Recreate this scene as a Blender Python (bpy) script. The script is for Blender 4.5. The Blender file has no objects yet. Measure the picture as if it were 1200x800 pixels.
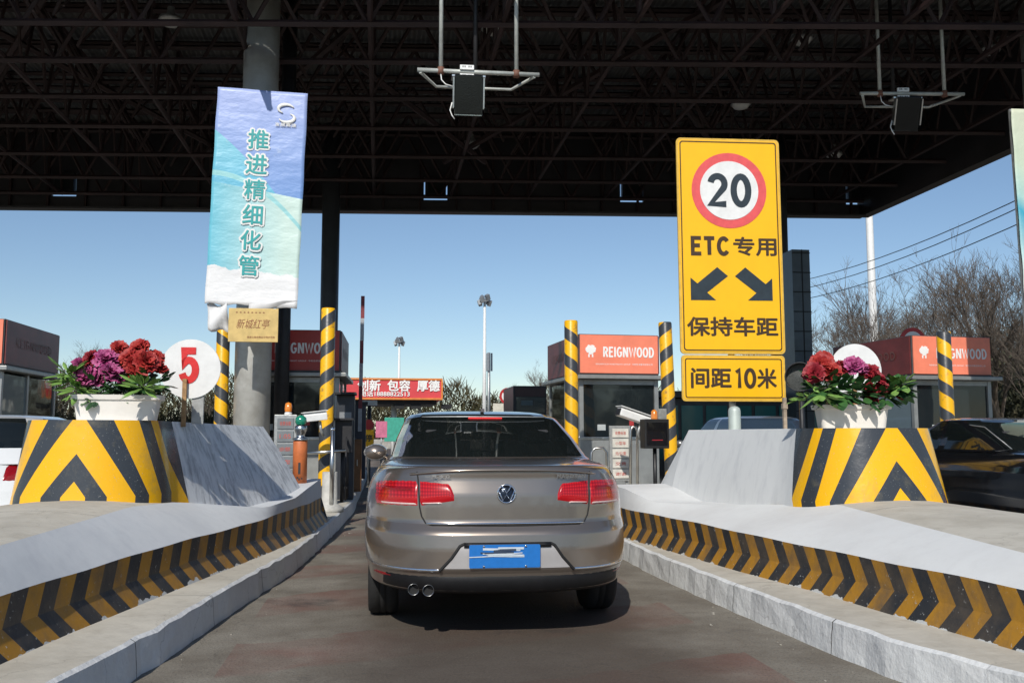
import bpy, bmesh, math, random
from math import sin, cos, pi, radians
from mathutils import Vector, Matrix, Euler
random.seed(7)
sc = bpy.context.scene
COL = sc.collection
# ------------------------------------------------------------------ camera
F = 1100.0; YAW = radians(8.0); PIT = math.atan(110/F); H = 1.27
cam_d = bpy.data.cameras.new('camera'); cam = bpy.data.objects.new('camera', cam_d); COL.objects.link(cam)
cam_d.sensor_width = 36; cam_d.lens = 36*F/1200; cam_d.clip_start = 0.05; cam_d.clip_end = 3000
cam.location = (0, 0, H); cam.rotation_euler = (pi/2+PIT, 0, -YAW)
sc.camera = cam
# ------------------------------------------------------------------ sky, sun, exposure
SUN_EL = radians(38); SUN_AZ = radians(18)          # sun behind the camera, a little to its left
sun_dir = Vector((-sin(SUN_AZ)*cos(SUN_EL), -cos(SUN_AZ)*cos(SUN_EL), sin(SUN_EL)))
w = bpy.data.worlds.new('World'); sc.world = w; w.use_nodes = True
nt = w.node_tree; nt.nodes.clear()
sky = nt.nodes.new('ShaderNodeTexSky'); sky.sky_type = 'NISHITA'; sky.sun_disc = False
sky.sun_elevation = SUN_EL; sky.sun_rotation = math.atan2(sun_dir.x, sun_dir.y)
sky.air_density = 1.1; sky.dust_density = .3; sky.ozone_density = 3.0; sky.altitude = 900
bg = nt.nodes.new('ShaderNodeBackground'); bg.inputs[1].default_value = 0.092
wo = nt.nodes.new('ShaderNodeOutputWorld')
nt.links.new(sky.outputs[0], bg.inputs[0]); nt.links.new(bg.outputs[0], wo.inputs[0])
sd = bpy.data.lights.new('sun', 'SUN'); sd.energy = 3.7; sd.angle = radians(0.53); sd.color = (1, .95, .87)
so = bpy.data.objects.new('sun', sd); COL.objects.link(so)
so.rotation_euler = sun_dir.to_track_quat('Z', 'Y').to_euler()
sc.view_settings.view_transform = 'Standard'; sc.view_settings.look = 'None'
sc.view_settings.gamma = 1; sc.view_settings.exposure = 0.15
sc.cycles.max_bounces = 8; sc.cycles.transparent_max_bounces = 12

# ------------------------------------------------------------------ helpers
def P(x, y, Y):
    """world point seen at photo pixel (x,y) (1200x800) standing at world depth Y"""
    cp, sp = cos(PIT), sin(PIT)
    f = (sin(YAW)*cp, cos(YAW)*cp, sp); r = (cos(YAW), -sin(YAW), 0); u = (-sin(YAW)*sp, -cos(YAW)*sp, cp)
    a = (x-600)/F; b = (400-y)/F
    d = [f[i]+a*r[i]+b*u[i] for i in range(3)]
    t = Y/d[1]
    return Vector((d[0]*t, Y, H+d[2]*t))

class MB:
    def __init__(s): s.v = []; s.f = []; s.uv = []; s.sm = []; s.mi = []
    def add(s, vs, fs, uvs=None, smooth=False, mi=0):
        b = len(s.v); s.v += [tuple(v) for v in vs]
        for k, f in enumerate(fs):
            s.f.append([i+b for i in f]); s.uv.append(uvs[k] if uvs else None); s.sm.append(smooth); s.mi.append(mi)
        return s
    def box(s, c, d, rot=None, taper=None):
        x, y, z = d[0]/2, d[1]/2, d[2]/2; vs = []
        for dz in (-z, z):
            k = taper if (taper and dz > 0) else 1
            for dx, dy in ((-x, -y), (x, -y), (x, y), (-x, y)): vs.append(Vector((dx*k, dy*k, dz)))
        if rot is not None:
            m = Euler(rot).to_matrix(); vs = [m@v for v in vs]
        c = Vector(c)
        return s.add([v+c for v in vs], [(0, 3, 2, 1), (4, 5, 6, 7), (0, 1, 5, 4), (1, 2, 6, 5), (2, 3, 7, 6), (3, 0, 4, 7)])
    def tube(s, pts, r, n=8, cap=True, smooth=True):
        pts = [Vector(p) for p in pts]; rs = r if isinstance(r, (list, tuple)) else [r]*len(pts)
        vs = []; prev = None
        for i, p in enumerate(pts):
            d = (pts[min(i+1, len(pts)-1)]-pts[max(i-1, 0)])
            d = d.normalized() if d.length > 1e-9 else Vector((0, 0, 1))
            if prev is None:
                a = d.cross(Vector((0, 0, 1)))
                if a.length < 1e-3: a = Vector((1, 0, 0))
                a.normalize()
            else:
                a = prev-d*prev.dot(d)
                if a.length < 1e-6: a = d.orthogonal()
                a.normalize()
            prev = a; b = d.cross(a)
            for k in range(n):
                t = 2*pi*k/n; vs.append(p+(a*cos(t)+b*sin(t))*rs[i])
        fs = []
        for i in range(len(pts)-1):
            for k in range(n):
                k2 = (k+1) % n; fs.append((i*n+k, i*n+k2, (i+1)*n+k2, (i+1)*n+k))
        s.add(vs, fs, smooth=smooth)
        if cap:
            b = len(s.v)-len(vs)
            s.f += [[b+k for k in range(n)][::-1], [b+(len(pts)-1)*n+k for k in range(n)]]; s.uv += [None]*2; s.sm += [False]*2; s.mi += [0]*2
        return s
    def lathe(s, prof, n=24, c=(0, 0, 0), M=None, cap=True):
        c = Vector(c); vs = []
        for r, z in prof:
            for k in range(n):
                t = 2*pi*k/n; v = Vector((r*cos(t), r*sin(t), z))
                if M is not None: v = M@v
                vs.append(v+c)
        fs = []
        for i in range(len(prof)-1):
            for k in range(n):
                k2 = (k+1) % n; fs.append((i*n+k, i*n+k2, (i+1)*n+k2, (i+1)*n+k))
        s.add(vs, fs, smooth=True)
        if cap:
            b = len(s.v)-len(vs)
            s.f += [[b+k for k in range(n)][::-1], [b+(len(prof)-1)*n+k for k in range(n)]]; s.uv += [None]*2; s.sm += [False]*2; s.mi += [0]*2
        return s
    def prism(s, poly, a, b, axis='y'):
        """poly in the other two axes, extruded a..b along axis"""
        def mk(p, t): return (p[0], t, p[1]) if axis == 'y' else ((p[0], p[1], t) if axis == 'z' else (t, p[0], p[1]))
        n = len(poly); vs = [mk(p, a) for p in poly]+[mk(p, b) for p in poly]
        fs = [list(range(n)), list(range(n, 2*n))[::-1]]+[(i, i+n, (i+1) % n+n, (i+1) % n) for i in range(n)]
        return s.add(vs, fs)
    def grid(s, fn, nu, nv, smooth=True, uv=True, flip=False, mi=0):
        vs = [fn(i/nu, j/nv) for j in range(nv+1) for i in range(nu+1)]; fs = []; us = []
        for j in range(nv):
            for i in range(nu):
                a = j*(nu+1)+i; q = [a, a+1, a+nu+2, a+nu+1]; u = [(i/nu, j/nv), ((i+1)/nu, j/nv), ((i+1)/nu, (j+1)/nv), (i/nu, (j+1)/nv)]
                if flip: q = q[::-1]; u = u[::-1]
                fs.append(q); us.append(u)
        return s.add(vs, fs, us if uv else None, smooth, mi)
    def build(s, name, mat, parent=None, loc=None, rot=None, bevel=0, solid=0, recalc=True):
        me = bpy.data.meshes.new(name); me.from_pydata(s.v, [], s.f); 
        if any(u for u in s.uv):
            ul = me.uv_layers.new(name='UVMap'); li = 0
            for pi_, p in enumerate(me.polygons):
                u = s.uv[pi_]
                for k, l in enumerate(p.loop_indices):
                    if u: ul.data[l].uv = u[k]
        me.polygons.foreach_set('use_smooth', s.sm)
        mats = mat if isinstance(mat, (list, tuple)) else [mat]
        for m in mats: me.materials.append(m)
        if len(mats) > 1: me.polygons.foreach_set('material_index', s.mi)
        if recalc:
            bm = bmesh.new(); bm.from_mesh(me); bmesh.ops.remove_doubles(bm, verts=bm.verts, dist=1e-5)
            bmesh.ops.delete(bm, geom=[v_ for v_ in bm.verts if not v_.link_faces], context='VERTS'); bmesh.ops.recalc_face_normals(bm, faces=bm.faces); bm.to_mesh(me); bm.free()
        o = bpy.data.objects.new(name, me); COL.objects.link(o)
        if parent: o.parent = parent
        if loc is not None: o.location = loc
        if rot is not None: o.rotation_euler = rot
        if solid:
            m = o.modifiers.new('solid', 'SOLIDIFY'); m.thickness = solid; m.offset = -1
        if bevel:
            m = o.modifiers.new('bevel', 'BEVEL'); m.width = bevel; m.segments = 2; m.limit_method = 'ANGLE'; m.angle_limit = radians(40)
        return o
def tag(o, label, cat, group=None, kind=None):
    o['label'] = label; o['category'] = cat
    if group: o['group'] = group
    if kind: o['kind'] = kind
    return o
def struct(o, kind='structure'): o['kind'] = kind; return o
def thing(name, label, cat, loc=(0, 0, 0), rz=0, group=None):
    o = bpy.data.objects.new(name, None); COL.objects.link(o); o.empty_display_size = .2
    o.location = loc; o.rotation_euler = (0, 0, rz); return tag(o, label, cat, group)
def kids(o): return [c for c in COL.objects if c.parent == o]
def dup(root, loc, rz=0, label=None, depth=True):
    ch = {}
    for c in COL.objects: ch.setdefault(c.parent, []).append(c)
    def rec(o, par):
        c = o.copy(); COL.objects.link(c)
        if par: c.parent = par
        for k in ch.get(o, []): rec(k, c)
        return c
    r = rec(root, None); r.location = loc; r.rotation_euler = (0, 0, rz)
    if label: r['label'] = label
    return r

# ---- materials
MC = {}
def nodes(name):
    m = bpy.data.materials.new(name); m.use_nodes = True
    n = m.node_tree.nodes; b = n['Principled BSDF']; return m, n, m.node_tree.links, b
def mat(name, col, rough=.6, metal=0, var=.25, scale=6, bump=.15, bscale=60, col2=None, stretch=(1, 1, 1), coat=0, emit=0, alpha=1, spec=.5, lo=.4, hi=.65):
    if name in MC: return MC[name]
    m, n, l, b = nodes(name)
    tc = n.new('ShaderNodeTexCoord'); mp = n.new('ShaderNodeMapping'); mp.inputs['Scale'].default_value = stretch
    l.new(tc.outputs['Object'], mp.inputs[0])
    nz = n.new('ShaderNodeTexNoise'); nz.inputs['Scale'].default_value = scale; nz.inputs['Detail'].default_value = 8; nz.inputs['Roughness'].default_value = .65
    l.new(mp.outputs[0], nz.inputs['Vector'])
    mr = n.new('ShaderNodeMapRange'); mr.inputs[1].default_value = lo; mr.inputs[2].default_value = hi; l.new(nz.outputs[0], mr.inputs[0])
    mx = n.new('ShaderNodeMix'); mx.data_type = 'RGBA'; l.new(mr.outputs[0], mx.inputs[0])
    c2 = col2 or tuple(c*(1-var) for c in col)
    mx.inputs[6].default_value = (*col, 1); mx.inputs[7].default_value = (*c2, 1)
    l.new(mx.outputs[2], b.inputs['Base Color'])
    b.inputs['Roughness'].default_value = rough; b.inputs['Metallic'].default_value = metal
    b.inputs['Specular IOR Level'].default_value = spec
    if coat: b.inputs['Coat Weight'].default_value = coat; b.inputs['Coat Roughness'].default_value = .04
    if emit: b.inputs['Emission Color'].default_value = (*col, 1); b.inputs['Emission Strength'].default_value = emit
    if alpha < 1: b.inputs['Alpha'].default_value = alpha
    if bump:
        n2 = n.new('ShaderNodeTexNoise'); n2.inputs['Scale'].default_value = bscale; n2.inputs['Detail'].default_value = 5
        l.new(mp.outputs[0], n2.inputs['Vector'])
        bp = n.new('ShaderNodeBump'); bp.inputs['Strength'].default_value = bump; bp.inputs['Distance'].default_value = .01
        l.new(n2.outputs[0], bp.inputs['Height']); l.new(bp.outputs[0], b.inputs['Normal'])
    MC[name] = m; return m
def ramp(n, stops, interp='CONSTANT'):
    r = n.new('ShaderNodeValToRGB'); cr = r.color_ramp; cr.interpolation = interp
    while len(cr.elements) > 1: cr.elements.remove(cr.elements[-1])
    cr.elements[0].position = stops[0][0]; cr.elements[0].color = (*stops[0][1], 1)
    for p, c in stops[1:]:
        e = cr.elements.new(p); e.color = (*c, 1)
    return r
def math_(n, l, op, a, b=None, c=None):
    k = n.new('ShaderNodeMath'); k.operation = op
    for i, v in enumerate((a, b, c)):
        if v is None: continue
        if isinstance(v, (int, float)): k.inputs[i].default_value = v
        else: l.new(v, k.inputs[i])
    return k.outputs[0]
def wear(n, l, base, wearcol, scale, lo, hi, vec=None):
    """mix base colour with chips of wearcol"""
    if vec is None:
        tc = n.new('ShaderNodeTexCoord'); vec = tc.outputs['Object']
    nz = n.new('ShaderNodeTexNoise'); nz.inputs['Scale'].default_value = scale; nz.inputs['Detail'].default_value = 10; nz.inputs['Roughness'].default_value = .7
    l.new(vec, nz.inputs['Vector'])
    mr = n.new('ShaderNodeMapRange'); mr.inputs[1].default_value = lo; mr.inputs[2].default_value = hi; l.new(nz.outputs[0], mr.inputs[0])
    mx = n.new('ShaderNodeMix'); mx.data_type = 'RGBA'; l.new(mr.outputs[0], mx.inputs[0]); l.new(base, mx.inputs[6]); mx.inputs[7].default_value = (*wearcol, 1)
    return mx.outputs[2]
def bumpn(n, l, b, scale, strength, dist=.01, vec=None, detail=6):
    if vec is None:
        tc = n.new('ShaderNodeTexCoord'); vec = tc.outputs['Object']
    n2 = n.new('ShaderNodeTexNoise'); n2.inputs['Scale'].default_value = scale; n2.inputs['Detail'].default_value = detail; l.new(vec, n2.inputs['Vector'])
    bp = n.new('ShaderNodeBump'); bp.inputs['Strength'].default_value = strength; bp.inputs['Distance'].default_value = dist
    l.new(n2.outputs[0], bp.inputs['Height']); l.new(bp.outputs[0], b.inputs['Normal'])
YEL = (.84, .44, .004); BLK = (.040, .045, .052); WHT = (.66, .67, .66)

def mat_post(k):
    m, n, l, b = nodes('post_stripes')
    tc = n.new('ShaderNodeTexCoord'); sp = n.new('ShaderNodeSeparateXYZ'); l.new(tc.outputs['Object'], sp.inputs[0])
    ang = math_(n, l, 'ARCTAN2', sp.outputs[1], sp.outputs[0])
    a = math_(n, l, 'MULTIPLY', ang, k/(2*pi)); z = math_(n, l, 'DIVIDE', sp.outputs[2], .44)
    v = math_(n, l, 'FRACT', math_(n, l, 'ADD', a, math_(n, l, 'ADD', z, 20)))
    r = ramp(n, [(0, YEL), (.55, BLK)]); l.new(v, r.inputs[0])
    l.new(wear(n, l, wear(n, l, r.outputs[0], (.12, .10, .07), 9, .56, .72), (.3, .28, .24), 40, .66, .7), b.inputs['Base Color'])
    b.inputs['Roughness'].default_value = .38; bumpn(n, l, b, 25, .2)
    return m
def mat_nose(streaky=False):
    m, n, l, b = nodes('nose_chevron_paint')
    uv = n.new('ShaderNodeUVMap'); sp = n.new('ShaderNodeSeparateXYZ'); l.new(uv.outputs[0], sp.inputs[0])
    q, t = sp.outputs[0], sp.outputs[1]
    lo_ = math_(n, l, 'MULTIPLY_ADD', t, .43, q); hi_ = math_(n, l, 'MULTIPLY_ADD', t, .22, q)
    mid = math_(n, l, 'DIVIDE', math_(n, l, 'MULTIPLY_ADD', t, .78, q), math_(n, l, 'MULTIPLY_ADD', t, .86, 1.0))
    g = math_(n, l, 'MINIMUM', lo_, math_(n, l, 'MAXIMUM', mid, hi_))
    s = [0, .085, .235, .44, .55, .65, .74, .80]; cols = [YEL, BLK]*4
    r = ramp(n, [(x/1.5, c) for x, c in zip(s, cols)]); l.new(math_(n, l, 'DIVIDE', g, 1.5), r.inputs[0])
    lim = math_(n, l, 'GREATER_THAN', math_(n, l, 'MULTIPLY_ADD', t, .10, q), .80)
    mx = n.new('ShaderNodeMix'); mx.data_type = 'RGBA'; l.new(lim, mx.inputs[0])
    pc = wear(n, l, wear(n, l, r.outputs[0], (.36, .36, .34), 75, .63, .67), (.20, .17, .10), 3.5, .56, .9)
    l.new(pc, mx.inputs[6])
    tc = n.new('ShaderNodeTexCoord'); mp = n.new('ShaderNodeMapping'); mp.inputs['Scale'].default_value = (1, 1, .22); l.new(tc.outputs['Object'], mp.inputs[0])
    wc = n.new('ShaderNodeRGB'); wc.outputs[0].default_value = (*WHT, 1)
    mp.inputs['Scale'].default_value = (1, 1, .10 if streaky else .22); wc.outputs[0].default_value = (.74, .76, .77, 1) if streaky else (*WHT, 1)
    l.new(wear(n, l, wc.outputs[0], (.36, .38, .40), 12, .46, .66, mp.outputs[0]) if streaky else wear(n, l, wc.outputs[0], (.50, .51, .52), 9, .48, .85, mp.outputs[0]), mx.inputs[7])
    l.new(mx.outputs[2], b.inputs['Base Color'])
    b.inputs['Roughness'].default_value = .36; bumpn(n, l, b, 14, .25)
    rr = n.new('ShaderNodeMix'); l.new(lim, rr.inputs[0]); rr.inputs[2].default_value = .27; rr.inputs[3].default_value = .75; l.new(rr.outputs[0], b.inputs['Roughness'])
    return m
def mat_band(per=.34):
    m, n, l, b = nodes('kerb_chevron_paint')
    uv = n.new('ShaderNodeUVMap'); sp = n.new('ShaderNodeSeparateXYZ'); l.new(uv.outputs[0], sp.inputs[0])
    d = math_(n, l, 'ABSOLUTE', math_(n, l, 'SUBTRACT', sp.outputs[1], .5))
    v = math_(n, l, 'FRACT', math_(n, l, 'ADD', math_(n, l, 'DIVIDE', math_(n, l, 'MULTIPLY_ADD', d, -.20, sp.outputs[0]), per), 50))
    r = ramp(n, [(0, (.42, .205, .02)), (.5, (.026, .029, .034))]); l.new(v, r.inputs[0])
    c = wear(n, l, wear(n, l, r.outputs[0], (.50, .50, .48), 30, .62, .68), (.11, .085, .06), 3, .45, .80)
    # chipped whitewash along the lower edge
    e = math_(n, l, 'MULTIPLY', math_(n, l, 'LESS_THAN', sp.outputs[1], .12), 1)
    nz = n.new('ShaderNodeTexNoise'); nz.inputs['Scale'].default_value = 7; nz.inputs['Detail'].default_value = 6
    tc = n.new('ShaderNodeTexCoord'); l.new(tc.outputs['Object'], nz.inputs['Vector'])
    edge = math_(n, l, 'GREATER_THAN', math_(n, l, 'SUBTRACT', nz.outputs[0], math_(n, l, 'MULTIPLY', sp.outputs[1], 1.6)), .50)
    mx = n.new('ShaderNodeMix'); mx.data_type = 'RGBA'; l.new(edge, mx.inputs[0]); l.new(c, mx.inputs[6]); mx.inputs[7].default_value = (.55, .56, .55, 1)
    l.new(mx.outputs[2], b.inputs['Base Color']); b.inputs['Roughness'].default_value = .5; bumpn(n, l, b, 30, .3)
    return m
def mat_wash(name, col, dirt, streak=.25, rough=.8, sc1=5, b1=.5, lo=.48, hi=.8, scuff=0, joint=0, crack=.0):
    m, n, l, b = nodes(name)
    tc = n.new('ShaderNodeTexCoord'); mp = n.new('ShaderNodeMapping'); mp.inputs['Scale'].default_value = (1, 1, streak); l.new(tc.outputs['Object'], mp.inputs[0])
    c0 = n.new('ShaderNodeRGB'); c0.outputs[0].default_value = (*col, 1)
    c1 = wear(n, l, c0.outputs[0], dirt, sc1*1.6, lo, hi, mp.outputs[0])
    c2 = wear(n, l, c1, tuple(x*.45 for x in col), 50, .68, .74)
    c3 = wear(n, l, c2, dirt, 1.3, .45, .75)
    if scuff:
        m2 = n.new('ShaderNodeMapping'); m2.inputs['Scale'].default_value = (6, .7, 22); l.new(tc.outputs['Object'], m2.inputs[0])
        c3 = wear(n, l, c3, (.10, .10, .10), 1.0, .62-scuff*.04, .80, m2.outputs[0])
        c3 = wear(n, l, c3, (.25, .22, .18), .7, .5, .8)
    if joint:
        sp = n.new('ShaderNodeSeparateXYZ'); l.new(tc.outputs['Object'], sp.inputs[0])
        nj = n.new('ShaderNodeTexNoise'); nj.inputs['Scale'].default_value = 5; l.new(tc.outputs['Object'], nj.inputs['Vector'])
        fr = math_(n, l, 'FRACT', math_(n, l, 'DIVIDE', math_(n, l, 'MULTIPLY_ADD', nj.outputs[0], .06, math_(n, l, 'ADD', sp.outputs[1], 50)), joint))
        mj = n.new('ShaderNodeMix'); mj.data_type = 'RGBA'; l.new(math_(n, l, 'LESS_THAN', fr, .008/joint), mj.inputs[0]); l.new(c3, mj.inputs[6]); mj.inputs[7].default_value = (.09, .085, .08, 1); c3 = mj.outputs[2]
    # hairline cracks
    vo = n.new('ShaderNodeTexVoronoi'); vo.feature = 'DISTANCE_TO_EDGE'; vo.inputs['Scale'].default_value = .9
    nw = n.new('ShaderNodeTexNoise'); nw.inputs['Scale'].default_value = 3; nw.inputs['Detail'].default_value = 8; l.new(tc.outputs['Object'], nw.inputs['Vector'])
    va = n.new('ShaderNodeVectorMath'); va.operation = 'MULTIPLY_ADD'; l.new(nw.outputs['Color'], va.inputs[0]); va.inputs[1].default_value = (.5, .5, .5); l.new(tc.outputs['Object'], va.inputs[2]); l.new(va.outputs[0], vo.inputs['Vector'])
    mc = n.new('ShaderNodeMix'); mc.data_type = 'RGBA'; l.new(math_(n, l, 'MULTIPLY', math_(n, l, 'LESS_THAN', vo.outputs[0], .0035), crack), mc.inputs[0]); l.new(c3, mc.inputs[6]); mc.inputs[7].default_value = (.12, .11, .10, 1); c3 = mc.outputs[2]
    l.new(c3, b.inputs['Base Color']); b.inputs['Roughness'].default_value = rough
    n2 = n.new('ShaderNodeTexNoise'); n2.inputs['Scale'].default_value = 9; n2.inputs['Detail'].default_value = 12; n2.inputs['Roughness'].default_value = .6; l.new(mp.outputs[0], n2.inputs['Vector'])
    bp = n.new('ShaderNodeBump'); bp.inputs['Strength'].default_value = b1; bp.inputs['Distance'].default_value = .02
    l.new(n2.outputs[0], bp.inputs['Height']); l.new(bp.outputs[0], b.inputs['Normal'])
    return m
M_white = mat_wash('whitewash', WHT, (.58, .58, .57), .8, b1=.12, lo=.5, hi=.95)
M_streak = mat_wash('streaked_whitewash', (.60, .62, .63), (.30, .32, .34), .12, sc1=7, lo=.42, hi=.62)
M_kerb = mat_wash('kerb_whitewash', (.66, .67, .66), (.57, .57, .56), .9, sc1=10, b1=.8, scuff=0, joint=1.35, crack=.25)
M_deck = mat_wash('bare_concrete_top', (.52, .49, .42), (.38, .35, .29), 1, sc1=4, b1=.3, joint=2.7, crack=.2)
M_nose = mat_nose(); M_noseL = mat_nose(True); M_band = mat_band(); M_band2 = mat_band(.265)
M_postA = mat_post(1); M_postB = mat_post(-1)
steel = mat('stainless_steel', (.62, .62, .60), .28, 1, .2, 10, .05)
galv = mat('galvanised_steel', (.45, .46, .45), .45, .6, .3, 14, .05)
dark = mat('dark_metal', (.03, .03, .033), .5, .3, .3, 8, .1)
black = mat('black_plastic', (.012, .012, .013), .45, 0, .3, 8, .05)
rubber = mat('tyre_rubber', (.018, .018, .018), .8, 0, .3, 20, .3, 80)
chrome = mat('chrome', (.85, .86, .88), .08, 1, .05, 5, 0)
m, n, l, b = nodes('red_lens'); uv = n.new('ShaderNodeUVMap'); sp = n.new('ShaderNodeSeparateXYZ'); l.new(uv.outputs[0], sp.inputs[0])
fu = math_(n, l, 'ABSOLUTE', math_(n, l, 'SUBTRACT', math_(n, l, 'FRACT', math_(n, l, 'MULTIPLY', sp.outputs[0], 13)), .5)); fv = math_(n, l, 'ABSOLUTE', math_(n, l, 'SUBTRACT', math_(n, l, 'FRACT', math_(n, l, 'MULTIPLY', sp.outputs[1], 7)), .5))
dd_ = math_(n, l, 'ADD', fu, fv); rr_ = ramp(n, [(0, (.70, .03, .03)), (.25, (.48, .008, .012)), (.6, (.34, .004, .008)), (1, (.20, .002, .006))], 'LINEAR'); l.new(dd_, rr_.inputs[0])
rv = ramp(n, [(0, (.50, .004, .012)), (.30, (.50, .004, .012)), (.36, (0, 0, 0))]); l.new(sp.outputs[1], rv.inputs[0])
mx_ = n.new('ShaderNodeMix'); mx_.data_type = 'RGBA'; l.new(math_(n, l, 'GREATER_THAN', sp.outputs[1], .33), mx_.inputs[0]); mx_.inputs[6].default_value = (.42, .004, .010, 1); l.new(rr_.outputs[0], mx_.inputs[7]); l.new(mx_.outputs[2], b.inputs['Base Color'])
b.inputs['Roughness'].default_value = .25; b.inputs['Coat Weight'].default_value = .6; b.inputs['Coat Roughness'].default_value = .03; b.inputs['Specular IOR Level'].default_value = .3; redlens = m
reddeep = mat('dark_red_lens', (.30, .004, .008), .2, 0, .6, 110, .05, 150, coat=.35, spec=.3)
whitelens = mat('clear_lens', (.75, .55, .52), .1, 0, .2, 60, .2, coat=1)
orangelens = mat('amber_lens', (.8, .25, .03), .2, 0, .2, 30, .1, coat=1)
greenlens = mat('green_lens', (.01, .22, .13), .15, 0, .2, 30, .1, coat=1)
concrete = mat('platform_concrete', (.42, .40, .36), .85, 0, .35, 3, .4, 40)
whitepaint = mat('white_paint', (.78, .78, .76), .4, 0, .12, 6, .05)
textwhite = mat('white_lettering', (.85, .84, .82), .5, 0, .05, 6, 0)
textblack = mat('black_lettering', (.03, .035, .04), .5, 0, .2, 12, .02)

def glass(name, col=(.02, .025, .025), alpha=.8, rough=.04):
    if name in MC: return MC[name]
    m, n, l, b = nodes(name); b.inputs['Base Color'].default_value = (*col, 1); b.inputs['Roughness'].default_value = rough; b.inputs['Alpha'].default_value = alpha
    b.inputs['Specular IOR Level'].default_value = .7
    tc = n.new('ShaderNodeTexCoord'); nz = n.new('ShaderNodeTexNoise'); nz.inputs['Scale'].default_value = 1.5; l.new(tc.outputs['Object'], nz.inputs['Vector'])
    bp = n.new('ShaderNodeBump'); bp.inputs['Strength'].default_value = .06; bp.inputs['Distance'].default_value = .05; l.new(nz.outputs[0], bp.inputs['Height']); l.new(bp.outputs[0], b.inputs['Normal'])
    MC[name] = m; return m
def text(s, size, m, parent, loc, rot=(pi/2, 0, 0), width=None, off=0, ext=.002, align='CENTER', name='lettering', shear=0, sx=1, label=None):
    cu = bpy.data.curves.new('txt', 'FONT'); cu.body = s; cu.size = 1; cu.align_x = align; cu.align_y = 'CENTER'; cu.offset = min(off, 0); cu.extrude = 0; cu.shear = shear; cu.resolution_u = 3
    o = bpy.data.objects.new('txt', cu); COL.objects.link(o)
    dg = bpy.context.evaluated_depsgraph_get(); dg.update()
    me = bpy.data.meshes.new_from_object(o.evaluated_get(dg)); bpy.data.objects.remove(o); bpy.data.curves.remove(cu)
    if not me.vertices: return None
    xs = [v.co.x for v in me.vertices]; ys = [v.co.y for v in me.vertices]
    k = size/(max(ys)-min(ys)); kx = k*sx if width is None else width/(max(xs)-min(xs)); cy = (max(ys)+min(ys))/2; cx = (max(xs)+min(xs))/2
    if align != 'CENTER': cx = min(xs)
    for v in me.vertices: v.co = ((v.co.x-cx)*kx, (v.co.y-cy)*k, v.co.z)
    me.name = name
    if off > 0:      # bolder strokes: shifted copies of the glyph faces, each a hair deeper
        o_ = off*k*1.0; V = [v.co.copy() for v in me.vertices]; Fc = [list(p.vertices) for p in me.polygons]; nv = len(V); vs = []; fs = []
        for i_, (dx, dy) in enumerate([(0, 0)]+[(cos(pi*q/4), sin(pi*q/4)) for q in range(8)]):
            vs += [(v.x+dx*o_, v.y+dy*o_, v.z-.0004*i_) for v in V]; fs += [[q+nv*i_ for q in f] for f in Fc]
        me = bpy.data.meshes.new(name); me.from_pydata(vs, [], fs)
    me.materials.clear(); me.materials.append(m)
    ob = bpy.data.objects.new(name, me); COL.objects.link(ob); ob.parent = parent; ob.location = loc; ob.rotation_euler = rot
    return ob
# a plain condensed stroke alphabet (unit height, own widths) for the sign lettering
def arc(cx, cy, rx, ry, a0, a1, n=14): return [(cx+rx*cos(radians(a0+(a1-a0)*i/n)), cy+ry*sin(radians(a0+(a1-a0)*i/n))) for i in range(n+1)]
GLY = {'0': (.56, [arc(.28, .5, .22, .44, 90, 450, 28)]), 'O': (.62, [arc(.31, .5, .25, .44, 90, 450, 28)]),
 '2': (.56, [arc(.28, .70, .21, .24, 170, -35, 14)+[(.07, .06), (.53, .06)]]),
 '5': (.56, [[(.48, .94), (.12, .94), (.10, .50)]+arc(.27, .36, .21, .30, 130, -160, 16)]),
 '1': (.34, [[(.06, .80), (.22, .94), (.22, 0)]]), 'E': (.50, [[(.50, .94), (.08, .94), (.08, .06), (.50, .06)], [(.08, .52), (.44, .52)]]),
 'T': (.52, [[(0, .94), (.52, .94)], [(.26, .94), (.26, 0)]]), 'C': (.56, [arc(.31, .5, .24, .44, 40, 320, 20)]),
 'R': (.56, [[(.08, 0), (.08, .94), (.30, .94)]+arc(.28, .72, .20, .22, 80, -80, 10)+[(.10, .50)], [(.28, .50), (.50, 0)]]),
 'I': (.20, [[(.10, 0), (.10, 1)]]), 'G': (.62, [arc(.32, .5, .25, .44, 45, 330, 20)+[(.54, .46), (.34, .46)]]),
 'N': (.62, [[(.08, 0), (.08, 1)], [(.10, .98), (.52, .02)], [(.54, 0), (.54, 1)]]), 'W': (.84, [[(.03, 1), (.22, .04), (.42, .9), (.62, .04), (.81, 1)]]),
 'D': (.60, [[(.08, .06), (.08, .94), (.24, .94)]+arc(.24, .50, .28, .44, 85, -85, 14)+[(.08, .06)]]), ' ': (.3, [])}
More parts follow.
